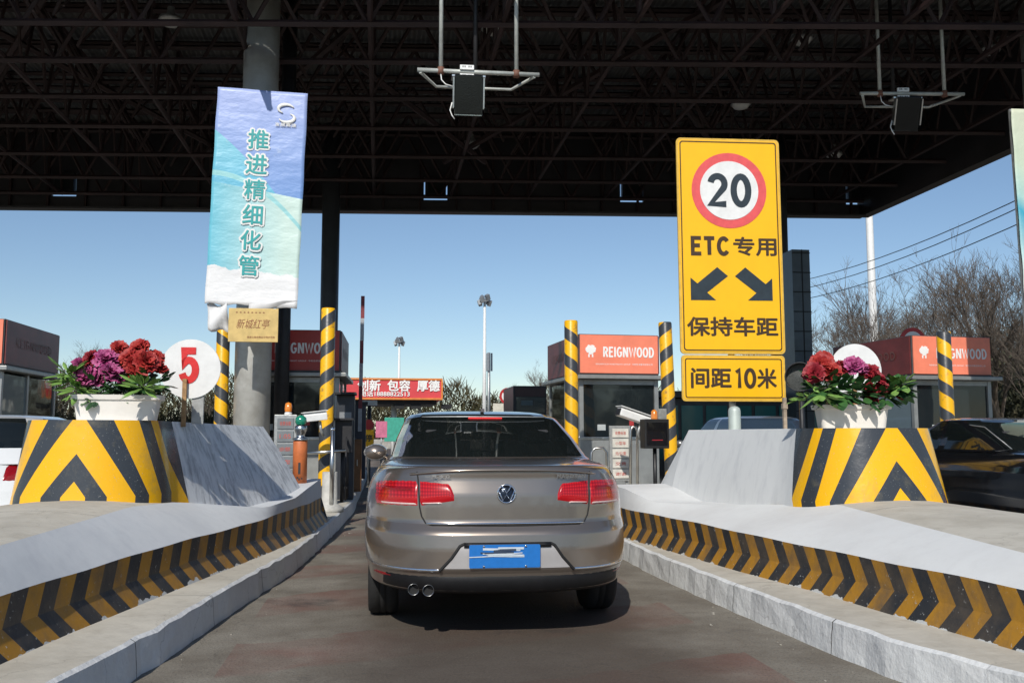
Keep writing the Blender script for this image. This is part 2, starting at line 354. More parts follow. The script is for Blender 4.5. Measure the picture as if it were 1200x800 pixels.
def strokes(s, h, th, m, par, loc, width=None, rot=(0, 0, 0), gap=.14, name='lettering'):
    x = 0; out = []
    for ch in s:
        w_, ps = GLY[ch]
        for p_ in ps: out.append([(q[0]+x, q[1]) for q in p_])
        x += w_+gap
    tot = x-gap; kx = (width/tot) if width else h; a = MB(); d = 0
    for p_ in out:
        pts = [((q[0]-tot/2)*kx, (q[1]-.5)*h) for q in p_]; L = []; Rr = []; closed = math.hypot(pts[0][0]-pts[-1][0], pts[0][1]-pts[-1][1]) < 1e-6
        n = len(pts)
        for i in range(n):
            a_ = pts[i-1] if i else (pts[-2] if closed else pts[0]); b_ = pts[i+1] if i < n-1 else (pts[1] if closed else pts[-1])
            d0 = Vector((pts[i][0]-a_[0], pts[i][1]-a_[1])); d1 = Vector((b_[0]-pts[i][0], b_[1]-pts[i][1]))
            if d0.length < 1e-9: d0 = d1
            if d1.length < 1e-9: d1 = d0
            d0.normalize(); d1.normalize(); t = (d0+d1); t = t.normalized() if t.length > 1e-6 else d0
            nn = Vector((-t.y, t.x)); k = th/2/max(.72, nn.dot(Vector((-d0.y, d0.x))))
            L.append((pts[i][0]+nn.x*k, -d, pts[i][1]+nn.y*k)); Rr.append((pts[i][0]-nn.x*k, -d, pts[i][1]-nn.y*k))
        a.add(L+Rr, [(i, i+1, n+i+1, n+i) for i in range(n-1)]); d += .0006
    return a.build(name, m, par, loc=loc, rot=rot, recalc=False)

# ------------------------------------------------------------------ ground and road
def mat_road():
    m, n, l, b = nodes('worn_lane_asphalt')
    tc = n.new('ShaderNodeTexCoord'); sp = n.new('ShaderNodeSeparateXYZ'); l.new(tc.outputs['Object'], sp.inputs[0])
    X, Y = sp.outputs[0], sp.outputs[1]
    base = n.new('ShaderNodeRGB'); base.outputs[0].default_value = (.150, .130, .102, 1)
    c = wear(n, l, base.outputs[0], (.25, .23, .19), 1.6, .4, .7)
    # slanted bands of worn red anti-skid paint
    nz = n.new('ShaderNodeTexNoise'); nz.inputs['Scale'].default_value = 2.2; nz.inputs['Detail'].default_value = 9; l.new(tc.outputs['Object'], nz.inputs['Vector'])
    ph = math_(n, l, 'ADD', math_(n, l, 'MULTIPLY_ADD', X, -.35, Y), math_(n, l, 'MULTIPLY', nz.outputs[0], .45))
    fr = math_(n, l, 'FRACT', math_(n, l, 'DIVIDE', math_(n, l, 'ADD', ph, 39.3), 1.7))
    band = n.new('ShaderNodeMapRange'); band.inputs[1].default_value = .50; band.inputs[2].default_value = .56; l.new(fr, band.inputs[0])
    worn = n.new('ShaderNodeMapRange'); worn.inputs[1].default_value = .36; worn.inputs[2].default_value = .60; worn.inputs[3].default_value = .55; worn.inputs[4].default_value = .2; l.new(nz.outputs[0], worn.inputs[0])
    redm = math_(n, l, 'MULTIPLY', band.outputs[0], worn.outputs[0])
    inl = math_(n, l, 'MULTIPLY', math_(n, l, 'GREATER_THAN', X, -.85), math_(n, l, 'LESS_THAN', X, 2.15))
    redm = math_(n, l, 'MULTIPLY', redm, inl)
    mx = n.new('ShaderNodeMix'); mx.data_type = 'RGBA'; l.new(redm, mx.inputs[0]); l.new(c, mx.inputs[6]); mx.inputs[7].default_value = (.17, .060, .045, 1)
    # oil and tyre darkening down the middle of the lane
    dx = math_(n, l, 'ABSOLUTE', math_(n, l, 'SUBTRACT', X, .85)); dxn = math_(n, l, 'MULTIPLY_ADD', nz.outputs[0], .5, dx)
    oil = n.new('ShaderNodeMapRange'); oil.interpolation_type = 'SMOOTHSTEP'; oil.inputs[1].default_value = .85; oil.inputs[2].default_value = 1.55; oil.inputs[3].default_value = .80; oil.inputs[4].default_value = 0; l.new(dxn, oil.inputs[0])
    m2 = n.new('ShaderNodeMix'); m2.data_type = 'RGBA'; l.new(oil.outputs[0], m2.inputs[0]); l.new(mx.outputs[2], m2.inputs[6]); m2.inputs[7].default_value = (.062, .046, .034, 1)
    # fine cross grooves + aggregate, cracks
    c = wear(n, l, m2.outputs[2], (.30, .28, .24), 140, .62, .72); c = wear(n, l, c, (.028, .024, .02), 70, .52, .72); c = wear(n, l, c, (.20, .17, .13), 38, .60, .78)
    vo = n.new('ShaderNodeTexVoronoi'); vo.feature = 'DISTANCE_TO_EDGE'; vo.inputs['Scale'].default_value = .55
    va = n.new('ShaderNodeVectorMath'); va.operation = 'MULTIPLY_ADD'; l.new(nz.outputs['Color'], va.inputs[0]); va.inputs[1].default_value = (.8, .8, .8); l.new(tc.outputs['Object'], va.inputs[2]); l.new(va.outputs[0], vo.inputs['Vector'])
    mc = n.new('ShaderNodeMix'); mc.data_type = 'RGBA'; l.new(math_(n, l, 'MULTIPLY', math_(n, l, 'LESS_THAN', vo.outputs[0], .003), .22), mc.inputs[0]); l.new(c, mc.inputs[6]); mc.inputs[7].default_value = (.03, .028, .025, 1); c = mc.outputs[2]
    c = wear(n, l, c, (.035, .030, .028), .9, .58, .72)
    l.new(c, b.inputs['Base Color']); b.inputs['Roughness'].default_value = .8
    mp = n.new('ShaderNodeMapping'); mp.inputs['Scale'].default_value = (3, 60, 1); l.new(tc.outputs['Object'], mp.inputs[0])
    n2 = n.new('ShaderNodeTexNoise'); n2.inputs['Scale'].default_value = 1; n2.inputs['Detail'].default_value = 4; l.new(mp.outputs[0], n2.inputs['Vector'])
    n3 = n.new('ShaderNodeTexNoise'); n3.inputs['Scale'].default_value = 60; n3.inputs['Detail'].default_value = 8; l.new(tc.outputs['Object'], n3.inputs['Vector'])
    hh = math_(n, l, 'ADD', n2.outputs[0], n3.outputs[0])
    bp = n.new('ShaderNodeBump'); bp.inputs['Strength'].default_value = .55; bp.inputs['Distance'].default_value = .012; l.new(hh, bp.inputs['Height']); l.new(bp.outputs[0], b.inputs['Normal'])
    return m
M_road = mat_road()
g = MB(); g.add([(-900, -300, -.02), (900, -300, -.02), (900, 1500, -.02), (-900, 1500, -.02)], [(0, 1, 2, 3)])
struct(g.build('ground', mat('dry_ground', (.20, .17, .12), .95, 0, .4, .3, .3)))
g = MB(); g.add([(-45, -40, 0), (45, -40, 0), (45, 130, 0), (-45, 130, 0)], [(0, 1, 2, 3)])
struct(g.build('road', M_road))
# grit and small stones lying along the kerbs
g = MB()
for k in range(150):
    left = random.random() < .5; y = random.uniform(3.5, 13)
    xk = (-1.5+.11*(y-4.4)) if left else 2.62
    x = xk+(1 if left else -1)*abs(random.gauss(.03, .16)); s = random.uniform(.003, .010) if random.random() < .93 else .016
    g.box((x, y, s*.3), (s, s*random.uniform(.6, 1.4), s*.7), (random.random(), random.random(), random.random()*3))
struct(g.build('grit', mat('grit_stone', (.30, .28, .24), .9)), 'stuff')

# ------------------------------------------------------------------ toll islands
def lerp_tab(tab, y):
    if y <= tab[0][0]: return tab[0][1:]
    for a, b in zip(tab, tab[1:]):
        if y <= b[0]:
            t = (y-a[0])/(b[0]-a[0]); return tuple(p+(q-p)*t for p, q in zip(a[1:], b[1:]))
    return tab[-1][1:]
def frange(a, b, n): return [a+(b-a)*i/n for i in range(n+1)]
def wob(y, k): return .005*sin(y*1.9+k)+.003*sin(y*5.9+k*2)
def jig(y, k): return .006*sin(y*17+k)+.004*sin(y*41+k*3)+random.uniform(-.004, .004)
def island(label, s, ax, kerb, bot, ins, F_, WF, WT, yc, r0, r1, zb, zt, yend, ywall, ykerb):
    """s=+1: the lane face looks to +x (left island); s=-1 the mirror"""
    root = thing('toll_island', label, 'toll island', (0, 0, 0))
    mx = lambda x: 2*ax-x
    y0 = 2.6
    # kerb: face + ledge, with a rounded near end
    ys = frange(y0, 13, 52)+frange(13.6, ykerb, 14); a = MB()
    def kx(y, side):
        x = lerp_tab(kerb, y)[0]
        if y < 3.1: x = x+(ax-x)*(1-math.sqrt(max(0, 1-((3.1-y)/.5)**2)))*.8
        x += jig(y, s+side) if side == 0 else 0
        return x if side == 0 else mx(x)
    rows = []
    for y in ys:
        k = kx(y, 0); j = jig(y, 3)
        rows.append([(k+s*.012, y, 0), (k+s*.004+j*.5, y, .10), (k-s*.004, y, .185+j*.7), (k-s*.03, y, .20+j*.4), (k-s*.3, y, .205), (mx(k)+s*.3, y, .205), (mx(k)+s*.03, y, .2), (mx(k), y, .18), (mx(k), y, 0)])
    n = len(rows[0]); vs = [p for r_ in rows for p in r_]
    top = MB(); fk = []; ft = []
    for i in range(len(rows)-1):
        for j in range(n-1):
            q = (i*n+j, i*n+j+1, (i+1)*n+j+1, (i+1)*n+j)
            (ft if 3 <= j <= 5 else fk).append(q)
    a.add(vs, fk, smooth=False); a.add(rows[0], [list(range(n))]); a.add(rows[-1], [list(range(n))])
    a.build('kerb', M_kerb, root)
    top.add(vs, ft); top.build('kerb_ledge', M_deck, root)
    # chevron band
    ys = frange(y0+.25, yend, 60)
    def near(y, x):   # pull in at the near end
        return x+(ax-x)*max(0, (3.3-y)/.45)**2*.8 if y < 3.3 else x
    band = MB(); lo = []; u = 0; prev = None
    for side in (0, 1):
        pts = []; u = 0; prev = None
        for y in ys:
            xb = near(y, lerp_tab(bot, y)[0]); w = wob(y, s)
            A, B, C = (xb, y, .20), (xb-s*ins[0], y, .34+w*.4), (xb-s*ins[1], y, .50+w)
            if side: A, B, C = [(mx(p[0]), p[1], p[2]) for p in (A, B, C)]
            if prev: u += math.hypot(A[0]-prev[0], A[1]-prev[1])
            prev = A; pts.append((A, B, C, u))
        vs = []; fs = []; us = []
        for p in pts: vs += [p[0], p[1], p[2]]
        for i in range(len(pts)-1):
            for j in range(2):
                fs.append((i*3+j, i*3+j+1, i*3+j+4, i*3+j+3))
                us.append([(pts[i][3], j*.5), (pts[i][3], j*.5+.5), (pts[i+1][3], j*.5+.5), (pts[i+1][3], j*.5)])
        band.add(vs, fs, us)
    # near and far end of band
    for y in (ys[0], ys[-1]):
        xb = near(y, lerp_tab(bot, y)[0]); xc = xb-s*ins[1]
        band.add([(xb, y, .2), (mx(xb), y, .2), (mx(xc), y, .5), (xc, y, .5)], [(0, 1, 2, 3)], [[(0, 0), (2*abs(ax-xb), 0), (2*abs(ax-xb), 1), (0, 1)]])
    band.build('chevron_band', M_band if s > 0 else M_band2, root, recalc=False)
    # white slope above it, and the bare concrete top
    wl = MB(); dk = MB(); K = 4
    for side in (0, 1):
        vs = []; fs = []
        for y in ys:
            xb = near(y, lerp_tab(bot, y)[0]); w = wob(y, s); xc = xb-s*ins[1]; fx, fz = lerp_tab(F_, y); fx = near(y, fx)
            for k in range(K+1):
                t = k/K; bul = .008*sin(pi*t)
                x = xc+(fx-xc)*t; z = .5+w+(fz-.5-w)*t+bul*(1 if k else 0)
                vs.append((mx(x) if side else x, y, z))
        for i in range(len(ys)-1):
            for k in range(K): fs.append((i*(K+1)+k, i*(K+1)+k+1, (i+1)*(K+1)+k+1, (i+1)*(K+1)+k))
        wl.add(vs, fs, smooth=True)
    ye = ys[-1]; xc = lerp_tab(bot, ye)[0]-s*ins[1]; fx, fz = lerp_tab(F_, ye)
    wl.add([(xc, ye, .5), (mx(xc), ye, .5), (mx(fx), ye, fz), (fx, ye, fz)], [(0, 1, 2, 3)])
    y_ = ys[0]; xc = near(y_, lerp_tab(bot, y_)[0]-s*ins[1]); fx, fz = lerp_tab(F_, y_); fx = near(y_, fx)
    wl.add([(xc, y_, .5), (mx(xc), y_, .5), (mx(fx), y_, fz), (fx, y_, fz)], [(0, 1, 2, 3)])
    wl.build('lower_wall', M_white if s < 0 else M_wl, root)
    vs = []; fs = []
    for y in ys:
        fx, fz = lerp_tab(F_, y); fx = near(y, fx); zc = fz+.03 if y < yc else fz+.01
        vs += [(fx, y, fz+.0), ((fx+ax)/2, y, zc), (ax, y, zc+.01), ((mx(fx)+ax)/2, y, zc), (mx(fx), y, fz)]
    for i in range(len(ys)-1):
        for k in range(4): fs.append((i*5+k, i*5+k+1, i*5+k+6, i*5+k+5))
    nf = len(fs); near_f = [f for f in fs if vs[f[0]][1] < yc+.2]; far_f = [f for f in fs if vs[f[0]][1] >= yc+.2]
    dk.add(vs, near_f, smooth=True); dk.build('concrete_top', M_deck, root)
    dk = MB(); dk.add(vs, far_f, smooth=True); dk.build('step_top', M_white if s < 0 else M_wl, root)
    # nose block + upper wall, one skin with painted chevrons
    nb = MB(); T = 8; cols = []
    NPH = 40
    for i in range(NPH+1):
        ph = -pi/2+pi*i/NPH; col = []
        for j in range(T+1):
            t = j/T; tt = -.14+1.14*t; r = r0+(r1-r0)*tt
            sq = (abs(sin(ph))**2.3+abs(cos(ph))**2.3)**(-1/2.3); x = ax+r*sin(ph)*sq; y = yc-r*cos(ph)*sq; z = zb+(zt-zb)*tt
            q = .957*abs(x-ax)+.29*(y-(yc-r))
            col.append(((x, y, z), (q, max(tt, 0), r)))
        cols.append((col, ph))
    wys = [yc+.15, yc+.35, yc+.7, yc+1.1, yc+1.6, yc+2.1]; wys = [y for y in wys if y < ywall-.1]+[ywall]
    def wallcol(y, side):
        fx, fz = lerp_tab(WF, y); tx, tz = lerp_tab(WT, y); col = []
        if y == yc: return None
        for j in range(T+1):
            t = j/T; tt = -.14+1.14*t
            x = fx+(tx-fx)*tt+ s*.02*sin(pi*t)*(min(1, (y-yc)/.8)); z = fz+(tz-fz)*tt; r = r0+(r1-r0)*tt
            q = .957*abs(r)+.29*(y-(yc-r)); xx = x
            if side: xx = mx(xx)
            col.append(((xx, y, z), (q, max(tt, 0), r)))
        return col
    # order: lane side at x = ax + s*|..|
    seq = [wallcol(y, 0 if s < 0 else 1) for y in reversed(wys)]+[c[0] for c in cols]+[wallcol(y, 1 if s < 0 else 0) for y in wys]
    vs = [p[0] for c in seq for p in c]; uv = [p[1][:2] for c in seq for p in c]; fs = []; us = []
    m = T+1
    for i in range(len(seq)-1):
        for j in range(T):
            q = (i*m+j, (i+1)*m+j, (i+1)*m+j+1, i*m+j+1); fs.append(q); us.append([uv[k] for k in q])
    nb.add(vs, fs, us, smooth=True)
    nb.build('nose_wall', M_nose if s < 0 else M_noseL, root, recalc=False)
    # top surface and the slope at its far end
    tp = MB(); rim = [c[-1][0] for c in seq]
    tp.add(rim, [list(range(len(rim)))])
    tp.build('wall_top', M_deck if s < 0 else M_white, root)
    sl = MB(); L = seq[0] if s < 0 else seq[-1]; Rr = seq[-1] if s < 0 else seq[0]
    a0, b0 = L[-1][0], Rr[-1][0]; yf = ywall+.6; zf = lerp_tab(F_, ywall)[1]-.05
    a1 = (a0[0]+s*.18, yf, zf); b1 = (b0[0]-s*.18, yf, zf)
    af, bf = L[0][0], Rr[0][0]
    sl.add([a0, b0, b1, a1, af, bf], [(0, 1, 2, 3), (0, 3, 4), (1, 5, 2)])
    sl.build('end_slope', M_white, root)
    return root
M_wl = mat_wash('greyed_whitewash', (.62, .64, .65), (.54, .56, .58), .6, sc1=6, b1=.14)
left_island = island('left toll island of the lane, striped nose and grey streaked wall beside the gold sedan', 1, -2.30,
    [(2.6, -1.66), (4.44, -1.40), (5.68, -1.20), (7.31, -1.02), (9, -.79), (10.9, -.66), (13, -.55), (16, -.42), (30, -.35)],
    [(2.6, -2.06), (4.8, -1.74), (5.5, -1.64), (7.43, -1.28), (9.07, -.96), (10.9, -.70), (12.3, -.62)], (.075, .09),
    [(2.6, -2.15, .60), (5.25, -1.95, .70), (7.3, -1.80, .75), (8.2, -1.66, .72), (9.3, -1.06, .585), (10.2, -.86, .62), (11, -.79, .68), (12.3, -.72, .73)],
    [(8.2, -1.66, .72), (9.3, -1.28, .64), (10.2, -1.02, .66), (11, -.90, .70)],
    [(8.2, -1.80, 1.39), (11, -1.31, 1.37)], 8.2, .60, .515, .80, 1.39, 12.2, 11.0, 30)
right_island = island('right toll island of the lane, bright white wall with striped nose below the red flowers', -1, 4.13,
    [(2.6, 3.12), (4, 2.89), (4.66, 2.70), (5.5, 2.63), (6.97, 2.55), (8.46, 2.5), (9.7, 2.52), (13, 2.5), (30, 2.5)],
    [(2.6, 3.5), (4.35, 3.16), (5.18, 3.06), (6.29, 2.96), (7.21, 2.82), (8.36, 2.70), (9.84, 2.55), (10.4, 2.52)], (.04, .045),
    [(2.6, 3.55, .58), (4.6, 3.39, .65), (6.0, 3.52, .69), (7.2, 3.66, .72), (7.75, 3.50, .68), (8.6, 3.1, .62), (9.3, 2.75, .60), (9.9, 2.62, .70), (10.4, 2.58, .72)],
    [(7.75, 3.49, .68), (8.6, 3.36, .68), (9.3, 3.27, .69), (10, 3.18, .72)],
    [(7.75, 3.62, 1.33), (10, 3.37, 1.33)], 7.71, .655, .54, .73, 1.33, 10.4, 10.0, 30)

def side_island(label, ax, hw, y0):
    root = thing('toll_island', label, 'toll island', (ax, y0, 0))
    a = MB(); poly = [(-hw, .8), (-hw*.7, .2), (0, 0), (hw*.7, .2), (hw, .8), (hw, 18), (-hw, 18)]
    a.prism(poly, 0, .2, 'z'); a.build('kerb', M_kerb, root, bevel=.02)
    b = MB(); b.box((0, 4.5, .45), (hw*1.4, 5, .5), taper=.85); b.build('wall', M_white, root, bevel=.04)
    return root
side_island('plain toll island under the far left booth behind the white hatchback', -8.9, 1.0, 11)
side_island('plain toll island under the far right booth beyond the black sedan', 10.6, 1.0, 10)

# ------------------------------------------------------------------ canopy over the plaza
def mat_roof():
    m, n, l, b = nodes('corrugated_roof_sheet')
    tc = n.new('ShaderNodeTexCoord'); sp = n.new('ShaderNodeSeparateXYZ'); l.new(tc.outputs['Object'], sp.inputs[0])
    wv = math_(n, l, 'SINE', math_(n, l, 'MULTIPLY', sp.outputs[0], 30))
    c0 = n.new('ShaderNodeRGB'); c0.outputs[0].default_value = (.12, .125, .125, 1)
    l.new(wear(n, l, c0.outputs[0], (.10, .09, .08), .8, .4, .7), b.inputs['Base Color'])
    bp = n.new('ShaderNodeBump'); bp.inputs['Distance'].default_value = .05; l.new(wv, bp.inputs['Height']); l.new(bp.outputs[0], b.inputs['Normal'])
    b.inputs['Roughness'].default_value = .6; return m
M_truss = mat('red_oxide_steel', (.034, .016, .015), .65, 0, .5, 2, .1)
M_fascia = mat('dark_fascia_panel', (.035, .033, .035), .5, 0, .4, 1.2, .1)
M_roof = mat_roof()
YR = lambda x: 26.1-.098*x
YF = lambda x: 13.1-.135*x
XL, XR = -27.0, 13.85
ZB, ZT = 7.5, 9.9
canopy = thing('toll_canopy', 'wide dark steel canopy on red oxide trusses spanning the whole toll plaza', 'canopy', (0, 0, 0))
a = MB(); poly = [(XL, YF(XL)), (XR, YF(XR)), (XR, YR(XR)), (XL, YR(XL))]
a.prism(poly, ZT, ZT+.06, 'z'); a.build('roof_sheet', M_roof, canopy)
def yv(x, v): return YF(x)+(YR(x)-YF(x))*v
signal_x = [P(px, py, 25).x for px, py in ((45, 215), (513, 215), (745, 225), (1000, 230))]
# rear fascia with openings for the lane signal boxes (they leave slits of sky)
a = MB(); holes = []
for x in signal_x:
    holes.append((x-.33, x+.33))
zh0, zh1 = 7.86, 8.5
def fpanel(x0, x1, z0, z1, yo=0):
    p = [(x0, YR(x0)-.0+yo), (x1, YR(x1)+yo), (x1, YR(x1)+.12+yo), (x0, YR(x0)+.12+yo)]
    a.prism(p, z0, z1, 'z')
xs = [XL]+[v for h in holes for v in h]+[XR-.3]
fpanel(XL, XR-.3, ZB, zh0); fpanel(XL, XR-.3, zh1, ZT-.003)
for i in range(0, len(xs), 2): fpanel(xs[i], xs[i+1], zh0, zh1)
a.build('rear_fascia', M_fascia, canopy)
a = MB()
for k in range(40):
    x = XL+.5+k*1.02
    if x < XR-.4: a.box((x, YR(x)-.06, (ZB+ZT)/2), (.06, .08, ZT-ZB-.1))
a.build('fascia_ribs', M_truss, canopy)
a = MB(); a.prism([(XL, YR(XL)-.35), (XR-.3, YR(XR-.3)-.35), (XR-.3, YR(XR-.3)-.003), (XL, YR(XL)-.003)], ZB-.06, ZB-.004, 'z'); a.build('soffit', M_fascia, canopy)
for nm, xa, xb in (('side_fascia', XR-.3, XR+.0),):
    a = MB(); a.prism([(xa+.003, YF(xa)), (xb, YF(xb)), (xb, YR(xb)+.12), (xa+.003, YR(xa)+.12)], ZB, ZT-.003, 'z'); a.build(nm, M_fascia, canopy)
a = MB(); a.prism([(XL, YF(XL)-.12), (XR, YF(XR)-.12), (XR, YF(XR)-.003), (XL, YF(XL)-.003)], ZB+1.3, ZT-.003, 'z'); a.build('front_fascia', M_fascia, canopy)
# purlins
for k in range(14):
    v = (k+.5)/14; a = MB(); x0, x1 = XL+.1, XR-.35
    a.tube([(x0, yv(x0, v), ZT-.12), (x1, yv(x1, v), ZT-.12)], .055, 4, smooth=False); a.build('purlin', M_truss, canopy)
def truss_x(v):
    a = MB(); x0, x1 = XL+.2, XR-.4; zt, zb = ZT-.3, ZB+.35
    for z, r in ((zt, .06), (zb, .06)): a.tube([(x0, yv(x0, v), z), (x1, yv(x1, v), z)], r, 5, smooth=False)
    n = 22
    for i in range(n):
        xa = x0+(x1-x0)*i/n; xb = x0+(x1-x0)*(i+.5)/n; xc = x0+(x1-x0)*(i+1)/n
        a.tube([(xa, yv(xa, v), zt), (xb, yv(xb, v), zb)], .04, 4, smooth=False); a.tube([(xb, yv(xb, v), zb), (xc, yv(xc, v), zt)], .04, 4, smooth=False)
    a.build('cross_truss', M_truss, canopy)
for v in (.12, .24, .38, .52, .68, .84, .97): truss_x(v)
for k in range(19):
    x = XL+1.2+k*2.13
    if x > XR-.6: break
    a = MB(); zt, zb = ZT-.22, ZB+.4
    for z, r in ((zt, .05), (zb, .05)): a.tube([(x, yv(x, .01), z), (x, yv(x, .99), z)], r, 5, smooth=False)
    n = 10
    for i in range(n):
        v0, v1, v2 = i/n*.98+.01, (i+.5)/n*.98+.01, (i+1)/n*.98+.01; xs_ = x+(.9 if k % 2 else -.9)
        a.tube([(x, yv(x, v0), zt), (xs_, yv(x, v1), zb+.25), (x, yv(x, v2), zt)], .032, 4, smooth=False)
        a.tube([(x, yv(x, v0), zb), (x, yv(x, v1), zt), (x, yv(x, v2), zb)], .032, 4, smooth=False)
    a.build('long_truss', M_truss, canopy)
a = MB()
for k in range(-3, 3):
    x = k*6.0+2
    for sgn in (1, -1):
        xa, xb = x, x+sgn*6.5
        if max(xa, xb) < XR-.5 and min(xa, xb) > XL: a.tube([(xa, yv(xa, .02), ZT-.4), (xb, yv(xb, .75), ZB+.5)], .07, 5, smooth=False)
a.build('wind_bracing', M_truss, canopy)
M_lampglass = mat('lamp_diffuser', (.55, .55, .52), .3, 0, .1, 10, 0)
for i, (px, py, lab) in enumerate(((200, 24, 'round canopy lamp at the upper left above the blue banner'), (577, 34, 'round canopy lamp just right of the middle antenna rods'), (940, 46, 'round canopy lamp left of the right antenna rods'), (1161, 58, 'round canopy lamp in the far upper right'),
        (868, 122, 'round canopy lamp above the yellow speed sign'), (552, 169, 'small round canopy lamp below the middle antenna box'), (977, 181, 'small canopy lamp deep in the trusses under the right antenna'))):
    Y = 17.5 if py < 100 else (19 if py < 150 else 22.3); p = P(px, py, Y)
    t = thing('canopy_lamp', lab, 'ceiling lamp', p, 0, 'round lamps hung under the canopy')
    a = MB(); a.lathe([(.06, .25), (.08, .1), (.20, .05), (.22, -.02), (.2, -.03)], 18, cap=False); a.build('lamp_shade', galv, t)
    a = MB(); a.lathe([(.195, -.025), (.15, -.09), (.06, -.12), (.001, -.125)], 18, cap=False); a.build('diffuser', M_lampglass, t)
    a = MB(); a.tube([(0, 0, .25), (0, 0, max(.3, 9.5-p.z))], .015, 5); a.build('hanger', dark, t)
for i, (x, lab) in enumerate(zip(signal_x, ('lane signal box in the fascia at the far left', 'lane signal box in the fascia above the gold sedan lane', 'lane signal box in the fascia just left of the speed sign', 'lane signal box in the fascia near the right canopy corner'))):
    t = thing('lane_signal', lab, 'lane signal', (x, YR(x)+.02, 8.2), -.098, 'lane signal boxes in the rear fascia')
    a = MB(); a.box((0, 0, .03), (.58, .3, .56)); a.build('housing', black, t, bevel=.01)
    a = MB(); a.box((0, -.155, .03), (.42, .008, .42)); a.build('screen', glass('signal_screen', alpha=1), t)
    a = MB(); a.box((0, -.1, .33), (.04, .04, .06)); a.build('bracket', dark, t)

# ------------------------------------------------------------------ columns
M_col = mat('dented_galvanised_column', (.50, .50, .47), .45, .2, .3, 3, .25, 5, col2=(.38, .37, .34))
def column(x, y, r, z1, m, label, nm='column'):
    t = thing('canopy_column', label, 'column', (x, y, 0))
    a = MB(); a.lathe([(r, .2), (r, z1*.3), (r*1.003, z1*.31), (r, z1*.32), (r, z1)], 32); a.build('shaft', m, t)
    b = MB(); b.lathe([(r*1.5, .2), (r*1.5, .26), (r*1.1, .3)], 24); b.build('base_plate', m, t)
    return t
column(-2.12, 16.2, .30, 9.4, M_col, 'thick galvanised canopy column behind the blue banner')
column(-1.72, 16.95, .13, 9.4, dark, 'slim dark downpipe column just right of the thick galvanised one')
p = P(387, 300, 24.5); column(p.x, 24.5, .23, 9.4, mat('charcoal_paint', (.05, .055, .06), .45, 0, .2, 3, .05), 'charcoal column behind the striped post on the left island')
p = P(912, 300, 23.5); column(p.x, 23.5, .26, 9.4, MC['charcoal_paint'], 'charcoal column just right of the yellow speed sign')
p = P(1228, 300, 15.0); column(p.x, 15.0, .25, 9.4, M_col, 'galvanised column carrying the banner at the right edge')

# striped posts: helix direction alternates
M_cap = mat('post_cap', (.05, .05, .05), .5)
def spost(x, y, h, m, label, lean=0):
    t = thing('striped_post', label, 'bollard post', (x, y, .2), 0, 'black and yellow striped posts on the toll islands')
    a = MB(); a.lathe([(.11, 0), (.11, h), (.10, h+.02), (.0, h+.02)], 28, cap=False); a.build('tube', m, t)
    b = MB(); b.lathe([(.20, 0), (.20, .03), (.13, .05)], 20); b.build('base_plate', dark, t)
    t.rotation_euler = (0, lean, 0); return t
p = P(262, 385, 16.3); spost(p.x, 16.3, 2.85, M_postA, 'striped post at the left edge of the thick galvanised column')
p = P(385, 362, 15); spost(p.x, 15, 3.05, M_postB, 'tall striped post right of the galvanised column, before the left booth')
p = P(669, 368, 15); spost(p.x, 15, 2.92, M_postA, 'striped post before the left corner of the middle booth')
p = P(785, 370, 15); spost(p.x, 15, 2.92, M_postB, 'leaning striped post between middle booth and speed sign', -.03)
p = P(1105, 378, 14); spost(p.x, 14, 2.72, M_postA, 'striped post in front of the far right booth')

